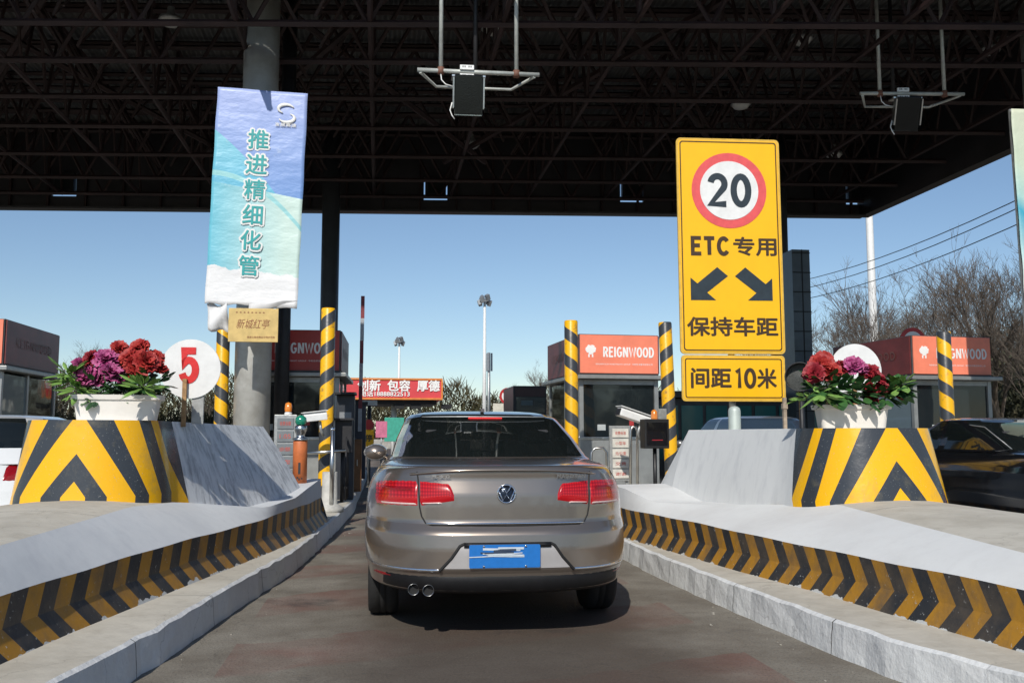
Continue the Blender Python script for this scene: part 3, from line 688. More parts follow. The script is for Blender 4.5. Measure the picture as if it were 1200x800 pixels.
# ------------------------------------------------------------------ banners
def mat_banner():
    m, n, l, b = nodes('printed_banner')
    uv = n.new('ShaderNodeUVMap'); sp = n.new('ShaderNodeSeparateXYZ'); l.new(uv.outputs[0], sp.inputs[0]); U, V = sp.outputs[0], sp.outputs[1]
    def mixc(f, a, bb):
        mx = n.new('ShaderNodeMix'); mx.data_type = 'RGBA'
        if isinstance(f, (int, float)): mx.inputs[0].default_value = f
        else: l.new(f, mx.inputs[0])
        for i, c in ((6, a), (7, bb)):
            if isinstance(c, tuple): mx.inputs[i].default_value = (*c, 1)
            else: l.new(c, mx.inputs[i])
        return mx.outputs[2]
    top = mixc(math_(n, l, 'MULTIPLY_ADD', V, 1.8, -.75), (.12, .27, .58), (.34, .42, .72))
    teal = mixc(math_(n, l, 'MULTIPLY_ADD', V, 2.6, -1.0), (.06, .38, .58), (.20, .52, .64))
    pale = mixc(math_(n, l, 'MULTIPLY_ADD', U, 1.2, 0), (.14, .48, .60), (.55, .70, .64))
    # top / teal boundary, an arc falling to the right
    e1 = math_(n, l, 'SUBTRACT', V, math_(n, l, 'SUBTRACT', .80, math_(n, l, 'ADD', math_(n, l, 'MULTIPLY', U, .30), math_(n, l, 'MULTIPLY', math_(n, l, 'MULTIPLY', U, U), .15))))
    c = mixc(math_(n, l, 'GREATER_THAN', e1, 0), teal, top)
    e2 = math_(n, l, 'SUBTRACT', math_(n, l, 'SUBTRACT', .56, math_(n, l, 'MULTIPLY', U, .06)), V)
    c = mixc(math_(n, l, 'GREATER_THAN', e2, 0), c, pale)
    # pale arc stripe
    e3 = math_(n, l, 'ABSOLUTE', math_(n, l, 'SUBTRACT', math_(n, l, 'SUBTRACT', .60, math_(n, l, 'MULTIPLY', math_(n, l, 'MULTIPLY', U, U), .24)), V))
    c = mixc(math_(n, l, 'LESS_THAN', e3, .012), c, (.30, .60, .62))
    nz = n.new('ShaderNodeTexNoise'); nz.inputs['Scale'].default_value = 6; nz.inputs['Detail'].default_value = 5; l.new(uv.outputs[0], nz.inputs['Vector'])
    e4 = math_(n, l, 'LESS_THAN', V, math_(n, l, 'MULTIPLY_ADD', nz.outputs[0], .10, math_(n, l, 'MULTIPLY_ADD', U, -.04, .125)))
    c = mixc(e4, c, (.74, .74, .74))
    c = wear(n, l, c, (.66, .72, .76), 5, .60, .9)
    l.new(c, b.inputs['Base Color']); b.inputs['Roughness'].default_value = .42
    tc = n.new('ShaderNodeTexCoord'); mp = n.new('ShaderNodeMapping'); mp.inputs['Scale'].default_value = (1.6, 1, 3); l.new(tc.outputs['Object'], mp.inputs[0])
    bumpn(n, l, b, 2.0, .45, .04, mp.outputs[0], 3)
    return m
M_banner = mat_banner()
M_cloth = mat('torn_white_cloth', (.70, .70, .70), .7, 0, .15, 4, .15, 6)
teal_ink = mat('teal_ink', (.02, .36, .36), .5, 0, .2, 8, 0)
def banner(loc, w_, h, label, rz, lean, txt, logo=True, m_=None):
    t = thing('banner', label, 'banner', loc); t.rotation_euler = (0, lean, rz)
    def fn(u, v):
        x = (u-.5)*w_; z = v*h
        y = .004*sin(x*7+z*2)+.004*sin(z*9+x*4)+.008*sin(z*2.2)*(.5-abs(u-.5))
        if v < .06: y -= (.06-v)*.5*(u**2); 
        x += .004*sin(z*7)*(1 if u > .5 else -1)*abs(u-.5)*2
        z += (-.03*u*sin(u*9)+.015*sin(u*23)) if v == 0 else 0
        return (x, y, z)
    a = MB(); a.grid(fn, 26, 60); a.build('sheet', m_ or M_banner, t, solid=.004)
    f = MB()
    for xx in (-w_/2+.03, w_/2-.03): f.box((xx, .06, h/2+.06), (.04, .04, h-.1))
    for zz in (.14, h/2, h-.02): f.box((0, .06, zz), (w_-.1, .038, .038))
    f.build('frame', galv, t)
    # torn flap
    def fl(u, v): return (w_*(-.02+.52*u), -.03-.03*sin(u*3+v*2), -.15*v*(.9-.5*u)+.012*sin(u*11)+.02+.10*u)
    a = MB(); a.grid(fl, 10, 5); a.build('torn_flap', M_cloth, t, solid=.004)
    def f2(u, v): return (-w_*(.48-.22*u)+.05*v, .02+.05*sin(v*5+u*4), -.42*v+.03*sin(u*8+v*3))
    a = MB(); a.grid(f2, 6, 8); a.build('torn_strip', M_cloth, t, solid=.004)
    for k, ch in enumerate(txt):
        z = h*(.765-.117*k); x = -.02*w_-.008*k
        text(ch, .325, whitepaint, t, (x, -.024, z), off=.085, ext=.002)
        text(ch, .31, teal_ink, t, (x, -.031, z), off=.018, ext=.002)
    if logo:   # white S-wave emblem with two short lines of small print
        a = MB()
        for k, (cx, cz, rr, a0, a1) in enumerate(((0, .09, .125, 20, 250), (.01, -.055, .125, 200, 430))):
            pts = [(w_*.27+cx+rr*cos(radians(an))*1.0, -.045, h*.892+cz+rr*.6*sin(radians(an))) for an in range(a0, a1, 15)]
            nn = len(pts); a.tube(pts, [.008+.026*sin(pi*i/(nn-1)) for i in range(nn)], 6)
        a.v = [(v[0], -.024+(v[1]+.045)*.12, v[2]) for v in a.v]
        a.build('emblem', whitepaint, t)
        text('发展高速', .06, whitepaint, t, (w_*.27, -.027, h*.842), width=.34, off=.02)
    return t
tl, bl = P(249, 103, 15.2), P(240, 357, 15.2)
tr = P(355, 103, 15.2)
banner(((bl.x+P(348, 357, 15.2).x)/2, 15.2, bl.z), tr.x-tl.x, tl.z-bl.z, 'torn blue and teal vertical banner with Chinese characters on the galvanised column', 0, .027, '推进精细化管')
a = MB()
m, n, l, b = nodes('pale_printed_banner'); uv = n.new('ShaderNodeUVMap'); sp = n.new('ShaderNodeSeparateXYZ'); l.new(uv.outputs[0], sp.inputs[0])
rr_ = ramp(n, [(0, (.70, .72, .70)), (.30, (.70, .73, .70)), (.42, (.45, .66, .66)), (.60, (.05, .36, .50)), (.66, (.40, .62, .58)), (.8, (.55, .64, .50)), (1, (.60, .64, .50))], 'LINEAR')
l.new(math_(n, l, 'MULTIPLY_ADD', sp.outputs[0], .25, sp.outputs[1]), rr_.inputs[0]); l.new(rr_.outputs[0], b.inputs['Base Color']); b.inputs['Roughness'].default_value = .5
tc = n.new('ShaderNodeTexCoord'); bumpn(n, l, b, 3, .5, .05, tc.outputs['Object'], 3); M_banner2 = m
p = P(1246, 420, 13.8); p2 = P(1246, 130, 13.8)
banner((p.x, 13.8, p.z), 1.22, p2.z-p.z, 'torn teal and white banner cut off by the right edge of the view', 0, -.02, '', logo=False, m_=M_banner2)
# brass-coloured plaque under the blue banner
p = P(297, 381, 15.05); t = thing('plaque', 'small yellow plaque with red handwriting under the blue banner', 'plaque', p)
a = MB(); a.box((0, 0, 0), (.76, .03, .53)); a.build('board', mat('pale_gold_board', (.66, .47, .17), .5, 0, .2, 6, .1), t, bevel=.006)
text('新城红亭', .15, mat('brown_ink', (.25, .06, .03), .6), t, (.0, -.018, .02), width=.52, shear=.3, off=-.004)
text('★ ★ ★ ★ ★ ★ ★ ★', .03, MC['brown_ink'], t, (-.05, -.018, .2), width=.45)
text('高速公路收费站文明示范岗', .035, MC['brown_ink'], t, (.12, -.018, -.19), width=.42)
a = MB(); a.box((0, .42, 0), (.5, .8, .04)); a.build('bracket', galv, t)

# ------------------------------------------------------------------ yellow speed sign
M_yel = mat('reflective_yellow', (.92, .49, .004), .35, 0, .05, 3, .02)
M_yeledge = mat('faded_yellow_edge', (.72, .44, .06), .45, 0, .2, 10, .05)
M_pink = mat('faded_red_ring', (.75, .10, .10), .4, 0, .15, 8, .02)
ink = mat('sign_ink', (.022, .035, .045), .45, 0, .3, 10, .02)
brownink = mat('brown_sign_ink', (.055, .028, .010), .45, 0, .2, 10, .02)
def rrect(w_, h, r, n=6):
    pts = []
    for cx, cz, a0 in ((w_/2-r, h/2-r, 0), (-w_/2+r, h/2-r, 90), (-w_/2+r, -h/2+r, 180), (w_/2-r, -h/2+r, 270)):
        for k in range(n+1): an = radians(a0+90*k/n); pts.append((cx+r*cos(an), cz+r*sin(an)))
    return pts
def ring(mb, outer, inner, y0, y1):
    n = len(outer)
    vs = [(p[0], y0, p[1]) for p in outer]+[(p[0], y0, p[1]) for p in inner]+[(p[0], y1, p[1]) for p in outer]+[(p[0], y1, p[1]) for p in inner]
    fs = []
    for i in range(n):
        j = (i+1) % n; fs += [(i, j, n+j, n+i), (i, 2*n+i, 2*n+j, j), (n+i, n+j, 3*n+j, 3*n+i)]
    mb.add(vs, fs)
SY = 11.6
tl, tr, bl, br = P(793, 160, SY), P(911, 162, SY), P(799, 414, SY), P(919, 415, SY)
W_ = tr.x-tl.x; Hh = tl.z-bl.z
t = thing('speed_sign', 'tall yellow sign with 20 limit ring, ETC and two arrows, on the right island', 'traffic sign', ((bl.x+br.x)/2, SY, bl.z)); t.rotation_euler = (0, -.004, -.05)
a = MB(); a.prism(rrect(W_, Hh, .06), 0, .03); 
for q in a.v[:]: pass
b_ = a.build('panel', M_yeledge, t, loc=(0, 0, Hh/2))
a = MB(); a.prism(rrect(W_-.055, Hh-.055, .045), -.003, .0); a.build('face', M_yel, t, loc=(0, 0, Hh/2))
a = MB(); ring(a, rrect(W_-.085, Hh-.085, .04), rrect(W_-.115, Hh-.115, .03), -.006, -.001); a.build('border_line', brownink, t, loc=(0, 0, Hh/2))
cz = Hh*.755; R = W_*.362
def disc(name, r, y, m, z, par=t, x=0):
    a = MB(); a.prism([(r*cos(2*pi*k/48), r*sin(2*pi*k/48)) for k in range(48)], y, y+.004); return a.build(name, m, par, loc=(x, 0, z))
disc('red_ring', R, -.008, M_pink, cz+.05*0); disc('white_disc', R*.78, -.013, whitepaint, cz)
strokes('20', R*.84, R*.17, ink, t, (0, -.016, cz), width=R*1.12)
strokes('ETC', .235, .052, brownink, t, (-W_*.20, -.008, Hh*.495), width=W_*.36)
text('专用', .24, brownink, t, (W_*.235, -.008, Hh*.495), width=W_*.41, off=.028)
text('保持车距', .24, brownink, t, (0, -.008, Hh*.125), width=W_*.86, off=.028)
def arrow(sx):
    # head pointing down-left, shaft up to the right
    pts = [(-.20, -.17), (-.20, .08), (-.13, .015), (.08, .20), (.19, .10), (-.03, -.085), (.06, -.17)]
    pts = [(p[0]*sx, p[1]) for p in pts]
    a = MB(); a.prism(pts, -.007, -.002); a.build('arrow', ink, t, loc=(-sx*.25*W_/1.2, 0, Hh*.315)).scale = (1.28, 1, 1.18)
arrow(1); arrow(-1)
p0 = P(860, 443, SY); wl_, hl = P(919, 443, SY).x-P(800, 443, SY).x, P(860, 417, SY).z-P(860, 471, SY).z
t2 = thing('distance_sign', 'small yellow panel reading 10 metres spacing, right below the speed sign', 'traffic sign', (p0.x, SY, p0.z)); t2.rotation_euler = (0, 0, -.05)
a = MB(); a.prism(rrect(wl_, hl, .05), 0, .03); a.build('panel', M_yeledge, t2)
a = MB(); a.prism(rrect(wl_-.055, hl-.055, .035), -.003, 0); a.build('face', M_yel, t2)
a = MB(); ring(a, rrect(wl_-.085, hl-.085, .03), rrect(wl_-.112, hl-.112, .02), -.006, -.001); a.build('border_line', brownink, t2)
text('间距', .25, brownink, t2, (-wl_*.22, -.008, .0), width=wl_*.38, off=.028)
strokes('10', .25, .048, brownink, t2, (wl_*.11, -.008, 0), width=wl_*.20)
text('米', .25, brownink, t2, (wl_*.32, -.008, 0), width=wl_*.18, off=.028)
a = MB(); a.tube([(0, .08, -.9), (0, .08, 2.9)], .045, 12); a.build('pole', galv, t2)
p = P(861, 500, 9.3); t = thing('steel_bollard', 'round-topped pale steel bollard on the right island under the yellow signs', 'bollard', (p.x, 9.3, 1.2))
a = MB(); a.lathe([(.063, 0), (.063, .32), (.055, .35), (.03, .368), (.001, .372)], 20, cap=False); a.build('tube', mat('pale_green_paint', (.50, .56, .52), .5, .2, .2, 6, .1), t)
p = P(920, 498, 8.3); t = thing('wooden_stick', 'short weathered wooden stick standing at the right edge of the yellow signs', 'stick', (p.x, 8.3, 1.3))
a = MB(); a.box((0, 0, .15), (.03, .03, .34)); a.box((0, -.002, .24), (.045, .04, .05)); a.build('stick_shaft', mat('weathered_wood', (.45, .36, .27), .8, 0, .5, 12, .4), t)

# ------------------------------------------------------------------ number disc
def number_sign(px, py, Y, r, label, txt):
    p = P(px, py, Y); t = thing('number_sign', label, 'number sign', (p.x, Y, p.z))
    t.rotation_euler = (0, 0, -.05)
    a = MB(); a.prism([(r*cos(2*pi*k/48), r*sin(2*pi*k/48)) for k in range(48)], 0, .012); a.build('disc', whitepaint, t)
    if txt: strokes(txt, r*1.12, r*.24, mat('red_numeral', (.70, .02, .02), .45), t, (-.01, -.006, .03), width=r*.60)
    a = MB(); a.box((-.035, -.03, -r*1.15), (.035, .03, .42)); a.build('wooden_support', mat('painted_wood', (.42, .24, .10), .7, 0, .5, 14, .3), t)
    a = MB(); a.box((.07, .03, -r*1.2), (.10, .03, .34)); a.build('post', galv, t)
    return t
number_sign(223, 432, 8.6, .262, 'round white sign with a red 5 on the left island', '5')
number_sign(1003, 434, 8.9, .27, 'blank white disc half hidden behind the right flowers', '')

# ------------------------------------------------------------------ planters and artificial flowers
M_pot = mat('cream_plastic', (.78, .74, .68), .45, 0, .08, 5, .05)
M_soil = mat('dark_soil', (.03, .022, .016), .9)
def planter(loc, rz, label, Lx=.66, Wy=.26, Hz=.20):
    t = thing('planter', label, 'planter', loc, rz)
    def rr(l_, w_, r): return [(p[0], p[1]) for p in rrect(l_, w_, r)]
    a = MB(); n = len(rr(1, 1, .1))
    lev = [(0, .89, .84), (.02, .90, .86), (Hz*.80, .96, .94), (Hz*.82, 1.04, 1.06), (Hz, 1.06, 1.10), (Hz+.003, 1.0, .98), (Hz*.85, .93, .88)]
    vs = []
    for z, k1, k2 in lev: vs += [(p[0], p[1], z) for p in rr(Lx*k1, Wy*k2, .05)]
    fs = [(i*n+k, i*n+(k+1) % n, (i+1)*n+(k+1) % n, (i+1)*n+k) for i in range(len(lev)-1) for k in range(n)]
    a.add(vs, fs, smooth=False); a.add(vs[:n], [list(range(n))]); a.build('trough', M_pot, t)
    a = MB(); a.add([(p[0], p[1], Hz*.86) for p in rr(Lx*.94, Wy*.9, .05)], [list(range(n))]); a.build('soil', M_soil, t)
    return t
def petal_mat(name, c, c2): return mat(name, c, .6, 0, .3, 25, .2, col2=c2, lo=.42, hi=.6)
M_mag = petal_mat('magenta_petals', (.25, .012, .10), (.50, .12, .28)); M_red = petal_mat('red_petals', (.27, .008, .010), (.44, .04, .028)); M_crim = petal_mat('crimson_petals', (.20, .005, .014), (.34, .02, .03))
M_leaf = mat('silk_leaf', (.045, .13, .03), .5, 0, .6, 10, .1, col2=(.015, .05, .02)); M_leafl = mat('pale_silk_leaf', (.20, .36, .08), .5, 0, .4, 10, .1)
def peony(c, r, m, par, name='blossom'):
    r *= 1.08
    a = MB(); R0 = random.Random(int(c[0]*999+c[2]*77))
    tilt = Euler((R0.uniform(.5, 1.3), 0, R0.uniform(-.8, .8))).to_matrix()
    for ringi, (k, el, ln) in enumerate(((9, 5, 1.0), (9, 25, .92), (8, 45, .8), (7, 62, .62), (5, 78, .45))):
        for i in range(k):
            az = 2*pi*(i+R0.random()*.6)/k+ringi*.4; e = radians(el+R0.uniform(-8, 8)); L = r*ln*R0.uniform(.85, 1.1); wd = r*.42*R0.uniform(.85, 1.2)
            d = Vector((cos(az)*cos(e), sin(az)*cos(e), sin(e))); sd_ = Vector((-sin(az), cos(az), 0)); up = d.cross(sd_)*-1
            grid = []
            for v in range(4):
                for u in range(5):
                    uu = (u/4-.5)*2; vv = v/3
                    p = d*L*vv+sd_*wd*uu*(math.sin(min(1, vv*1.1+.15)*pi*.55))+up*(.22*L*vv*vv-.22*wd*uu*uu+.10*r*sin(uu*6+az*3)*vv*vv)
                    grid.append(tilt@p+Vector(c))
            a.add(grid, [(v*5+u, v*5+u+1, v*5+u+6, v*5+u+5) for v in range(3) for u in range(4)], smooth=True)
    return a.build(name, m, par, recalc=False)
def leaves(par, spots, m, name='foliage', n=12, L=.11, seed=3, wd=.30):
    a = MB(); R0 = random.Random(seed)
    for (cx, cy, cz, sp) in spots:
        for _ in range(n):
            az = R0.uniform(0, 2*pi); e = R0.uniform(-.5, 1.0); d = Vector((cos(az)*cos(e), sin(az)*cos(e), sin(e))); sd_ = d.cross(Vector((0, 0, 1))).normalized(); sd_ = (sd_+Vector((0, 0, R0.uniform(-.5, .5)))).normalized()
            o = Vector((cx, cy, cz))+d*sp*R0.uniform(.2, 1); l_ = L*R0.uniform(.7, 1.3); w_ = l_*wd; nn = d.cross(sd_)
            pts = []
            for v, k in ((0, .1), (.25, .8), (.55, 1), (.8, .6), (1, .05)):
                for u in (-1, 0, 1): pts.append(o+d*l_*v+sd_*w_*k*u+nn*(.10*l_*abs(u)*k)+Vector((0, 0, -.25*l_*v*v)))
            a.add(pts, [(v*3+u, v*3+u+1, v*3+u+4, v*3+u+3) for v in range(4) for u in range(2)], smooth=True)
    return a.build(name, m, par, recalc=False)
# left planter: px 85..190, bottom y 491
pl = Vector((-2.09, 7.95, 1.39)); planter(pl, .10, 'cream plastic trough standing on the left striped nose')
def at(px, py, Y, base): p = P(px, py, Y); return (p.x-base.x, p.y-base.y, p.z-base.z)
fl = thing('flower_arrangement', 'artificial magenta and red peonies in the trough on the left island', 'flowers', pl)
for (px, py, dy, r, m) in ((102, 441, 0, .095, M_mag), (131, 437, -.08, .10, M_mag), (124, 420, .0, .09, M_mag), (141, 425, .08, .08, M_mag), (117, 445, .05, .08, M_mag),
                           (163, 408, .03, .085, M_red), (152, 420, -.03, .09, M_red), (172, 424, -.08, .10, M_red), (180, 420, .06, .085, M_red), (106, 420, .02, .07, M_crim), (160, 440, -.02, .08, M_red), (140, 408, .1, .07, M_red), (186, 432, .0, .07, M_red), (95, 430, .05, .075, M_mag), (146, 442, .05, .08, M_mag), (160, 428, -.06, .09, M_red)):
    peony(at(px, py, 7.95+dy, pl), r, m, fl)
leaves(fl, [at(115, 461, 7.95, pl)+(.16,), at(140, 459, 7.95, pl)+(.16,), at(165, 455, 7.95, pl)+(.16,), at(180, 452, 7.9, pl)+(.13,), at(130, 455, 8, pl)+(.18,)], M_leaf, n=34, L=.10)
leaves(fl, [at(88, 448, 7.95, pl)+(.10,), at(80, 440, 7.95, pl)+(.07,), at(92, 458, 7.9, pl)+(.07,), at(168, 455, 7.75, pl)+(.06,)], M_leafl, 'pale_foliage', n=26, L=.15, seed=8, wd=.14)
a = MB()
for px, py in ((100, 445), (120, 430), (135, 440), (160, 415), (172, 428), (150, 425), (90, 450)):
    q = at(px, py, 7.95, pl); a.tube([(q[0]*.5, 0, .15), q], .006, 5)
a.build('stems', M_leaf, fl)
pr = Vector((4.04, 7.66, 1.33)); planter(pr, -.22, 'cream plastic trough standing on the right striped nose', .60)
fr = thing('flower_arrangement', 'artificial crimson, red and purple peonies in the trough on the right island', 'flowers', pr)
for (px, py, dy, r, m) in ((963, 427, 0, .10, M_red), (953, 437, -.06, .09, M_crim), (972, 435, -.05, .095, M_red), (966, 422, .05, .08, M_red), (1000, 428, .0, .085, M_mag), (1010, 432, .06, .08, M_mag), (988, 431, .04, .075, M_crim),
                           (1028, 443, -.03, .075, M_crim), (1020, 456, -.06, .07, M_crim), (1033, 455, 0, .065, M_crim), (1047, 454, .03, .06, M_crim), (1022, 466, -.08, .06, M_crim), (1052, 463, -.02, .05, M_crim), (1018, 436, .03, .08, M_crim)):
    peony(at(px, py, 7.62+dy, pr), r, m, fr)
leaves(fr, [at(965, 455, 7.6, pr)+(.15,), at(985, 460, 7.55, pr)+(.16,), at(1010, 462, 7.6, pr)+(.15,), at(1035, 464, 7.6, pr)+(.14,), at(1052, 455, 7.6, pr)+(.10,)], M_leaf, n=60, L=.12, seed=11)
leaves(fr, [at(946, 466, 7.5, pr)+(.08,), at(960, 462, 7.45, pr)+(.07,), at(1058, 450, 7.5, pr)+(.06,)], M_leafl, 'pale_foliage', n=14, L=.12, seed=12, wd=.25)
a = MB()
for px, py in ((963, 435), (975, 440), (1000, 435), (1028, 450), (1047, 458), (955, 440)):
    q = at(px, py, 7.62, pr); a.tube([(q[0]*.5, 0, .15), q], .006, 5)
a.build('stems', M_leaf, fr)

# ------------------------------------------------------------------ toll booths
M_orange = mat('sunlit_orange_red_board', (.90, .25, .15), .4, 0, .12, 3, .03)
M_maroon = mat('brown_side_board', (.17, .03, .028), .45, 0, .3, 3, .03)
M_booth = mat('booth_steel', (.36, .37, .36), .4, .5, .25, 3, .05)
M_bdark = mat('booth_dark_frame', (.09, .095, .10), .45, .3, .3, 3, .05)
G_booth = glass('booth_glass', (.012, .017, .02), .90)
G_pale = glass('sky_toned_booth_glass', (.16, .22, .26), .92)  # sky reflection on the side panes, put into the glass colour
M_inside = mat('booth_interior', (.04, .045, .05), .8)
def booth(x, y, w_, d, rz, label, board=M_orange, wtext=True, z0=.2, lit=True, name='toll_booth', k=1.0):
    t = thing(name, label, 'toll booth', (x, y, z0), rz)
    zs, zr, zt = 1.0*k, 2.12*k, 2.98*k     # sill, roof, sign top above island
    a = MB(); a.box((0, d/2, zs/2), (w_, d, zs)); a.build('base_wall', M_booth, t, bevel=.01)
    a = MB(); a.box((0, d/2, zs+.02), (w_+.04, d+.04, .05)); a.build('sill', steel, t, bevel=.005)
    for px, py in ((-1, 0), (1, 0), (-1, 1), (1, 1), (-1, .45), (1, .45)): a = MB(); a.box((px*(w_/2-.04), .04+py*(d-.08), (zs+zr)/2+.02), (.08, .08, zr-zs-.05)); a.build('corner_post', M_booth, t)
    a = MB(); a.box((0, .035, zr-.05), (w_-.17, .06, .09)); a.build('window_frame', M_booth, t)
    a = MB(); a.box((0, .045, (zs+zr)/2-.02), (w_-.17, .012, zr-zs-.15)); a.build('front_window', G_booth, t)
    for sx in (-1, 1):
        for y0, y1, g_ in ((.09, .45*d-.02, G_pale), (.45*d+.06, d-.1, G_booth)):
            a = MB(); a.box((sx*(w_/2-.03), (y0+y1)/2, (zs+zr)/2), (.012, y1-y0, zr-zs-.08)); a.build('side_window', g_, t)
    a = MB(); a.box((0, d-.05, (zs+zr)/2), (w_-.17, .03, zr-zs-.06)); a.box((.2, d*.55, zs+.1), (w_*.5, .5, .1)); a.box((-.25, d*.5, zs+.28), (.36, .06, .28)); a.box((.3, d*.35, zs+.2), (.28, .25, .3)); a.build('interior', M_inside, t)
    a = MB(); a.box((.12, d*.3, zs+.22), (.42, .03, .26)); a.build('notice_paper', mat('pale_paper', (.5, .55, .55), .7), t)
    for sx_, sz_, sw_, sh_, m_ in ((-.22, .22, .16, .11, 'pale_paper2'), (.16, .30, .09, .09, 'red_sticker')): a = MB(); a.box((w_*sx_, .036, zs+sz_), (sw_, .004, sh_)); a.build('window_sticker', mat('red_sticker', (.45, .04, .04), .5) if m_ == 'red_sticker' else mat('pale_sticker', (.45, .48, .48), .5), t)
    a = MB(); a.box((0, d/2-.02, zr+.04), (w_+.26, d+.3, .07)); a.build('roof_eave', M_booth, t, bevel=.01)
    a = MB(); a.box((0, d/2, (zr+.08+zt)/2), (w_+.02, d+.02, zt-zr-.09)); a.build('sign_box', M_bdark, t, bevel=.01)
    zc = (zr+.1+zt)/2; hh = zt-zr-.14
    a = MB(); a.box((0, -.022, zc), (w_-.02, .02, hh)); a.build('front_board', board, t)
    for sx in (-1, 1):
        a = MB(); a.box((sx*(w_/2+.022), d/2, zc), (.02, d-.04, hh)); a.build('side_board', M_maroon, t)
    if wtext:
        strokes('REIGNWOOD', .19*k, .034, textwhite, t, (.19*w_/1.6, -.034, zc+.04), width=w_*.64)
        text('REIGNWOOD INVESTMENTS GROUP · 华彬投资集团有限公司', .035, textwhite, t, (.1*w_/1.6, -.034, zc-.19), width=w_*.72)
        a = MB(); R0 = random.Random(4)   # leafy tree emblem with two small legs
        for (cx, cz, r_) in ((0, .05, .055), (-.05, .03, .045), (.05, .03, .045), (-.03, .085, .04), (.035, .085, .04), (0, .0, .05), (-.075, .055, .025), (.078, .06, .025)):
            a.prism([(-w_*.36+cx+r_*(1+.22*(j % 2))*cos(2*pi*j/10), zc+.04+cz+r_*(1+.22*(j % 2))*sin(2*pi*j/10)) for j in range(10)], -.036-.001*r_*20, -.032)
        for sx in (-1, 1): a.box((-w_*.36+sx*.035, -.034, zc-.035), (.028, .005, .06))
        a.build('tree_emblem', textwhite, t)
        for sx in (-1, 1): strokes('REIGNWOOD', .16*k, .03, mat('faded_lettering', (.17, .07, .06), .5), t, (sx*(w_/2+.034), d/2, zc+.02), rot=(0, 0, sx*pi/2), width=d*.66)
    return t
BY = 17.3
xl, xr = P(678, 430, BY).x, P(772, 430, BY).x
booth((xl+xr)/2, BY, xr-xl, 2.4, .06, 'middle toll booth with bright orange-red REIGNWOOD board, right of the gold sedan')
xr2 = P(398, 430, BY).x
booth(xr2-.82, BY, 1.64, 2.4, -.02, 'left toll booth with shaded REIGNWOOD board behind the banner column', board=mat('shaded_red_board', (.45, .05, .04), .4, 0, .1, 3, .03))  # darker copy of the front board, with the shade put into its red
xl3, xr3 = P(1066, 430, BY-.6).x, P(1164, 430, BY-.6).x
booth((xl3+xr3)/2, BY-.6, xr3-xl3, 2.6, .10, 'far right toll booth with REIGNWOOD board behind the flowers and striped post')
p = P(5, 390, 16.3)
booth(p.x-.85, 16.3, 1.7, 2.6, .0, 'far left toll booth cut by the left edge, its dark side facing the lane', k=1.0)

# central clutter on the islands --------------------------------------------------
def boxpart(par, name, c, d, m, bevel=.005, rot=None):
    a = MB(); a.box(c, d, rot); return a.build(name, m, par, bevel=bevel)
# orange bollard with green lamp on the left island
p = P(351, 567, 11.6); t = thing('orange_bollard', 'orange post with green beacon at the end of the left wall', 'bollard', (p.x, 11.6, .70))
M_or = mat('faded_orange_plastic', (.62, .17, .05), .55, 0, .25, 10, .1)
a = MB(); a.lathe([(.085, 0), (.085, .50), (.08, .51)], 20); a.build('tube', M_or, t)
a = MB(); a.lathe([(.095, .51), (.095, .535), (.05, .545), (.05, .58), (.06, .60), (.075, .64), (.07, .68), (.04, .70)], 20); a.build('beacon_base', steel, t)
a = MB(); a.lathe([(.055, .70), (.07, .73), (.065, .78), (.03, .81), (.001, .815)], 18, cap=False); a.build('beacon', greenlens, t)
text('1', .13, textblack, t, (.0, -.088, .18), off=.02)
a = MB()
for (dx, dz, s_) in ((-.02, .07, .02), (.03, .06, .016), (.0, .05, .02)): a.box((dx, -.085, dz), (s_, .006, s_))
a.build('paint_chips', textblack, t)
# barrier machine left, with arm raised
p = P(418, 560, 19.5); t = thing('barrier_gate', 'red and silver barrier arm raised beside the left booth', 'barrier', (p.x, 19.5, .2))
boxpart(t, 'cabinet', (0, 0, .95), (.34, .34, 1.5), mat('blue_black_cabinet', (.02, .025, .045), .4), .01)
boxpart(t, 'cabinet_cap', (0, 0, 1.72), (.40, .40, .06), dark)
M_ared = mat('dull_red_arm', (.22, .03, .04), .5, 0, .3, 6, .05); M_agrey = mat('silver_arm', (.40, .42, .45), .45, .2, .3, 6, .05)
for k in range(6):
    boxpart(t, 'arm_segment', (.05+.004*k, -.2, 1.15+.46*k+.23), (.075, .04, .46), M_ared if k % 2 else M_agrey, 0)
# cabinet stack between booth and lane
for i, (px, py, w_, hh, Y, c, lab) in enumerate(((404, 545, .30, 1.75, 16.3, (.03, .035, .045), 'dark ticket cabinet right of the tall striped post'), )):
    p = P(px, 560, Y); t = thing('ticket_cabinet', lab, 'ticket machine', (p.x, Y, .2))
    boxpart(t, 'body', (0, 0, hh/2), (w_, .4, hh), mat('dusty_dark_paint', c, .45, 0, .3, 4, .05), .012)
    boxpart(t, 'reader_panel', (0, -.205, 1.25), (.2, .012, .42), mat('grey_panel', (.25, .26, .27), .4), .003)
    boxpart(t, 'slot', (0, -.215, 1.12), (.12, .012, .03), black, 0)
    boxpart(t, 'hood', (0, -.16, hh+.02), (w_+.06, .5, .04), dark, .004)
# brown cupboard under it
p = P(411, 540, 18.6); t = thing('brown_cupboard', 'low brown cupboard beside the raised barrier', 'cupboard', (p.x, 18.6, .2))
boxpart(t, 'body', (0, 0, .5), (.42, .4, 1.0), mat('brown_panel', (.20, .09, .03), .6), .01); boxpart(t, 'door', (0, -.205, .5), (.36, .012, .9), mat('brown_door', (.24, .11, .04), .5), .003); boxpart(t, 'handle', (.13, -.22, .55), (.015, .02, .12), steel, 0)
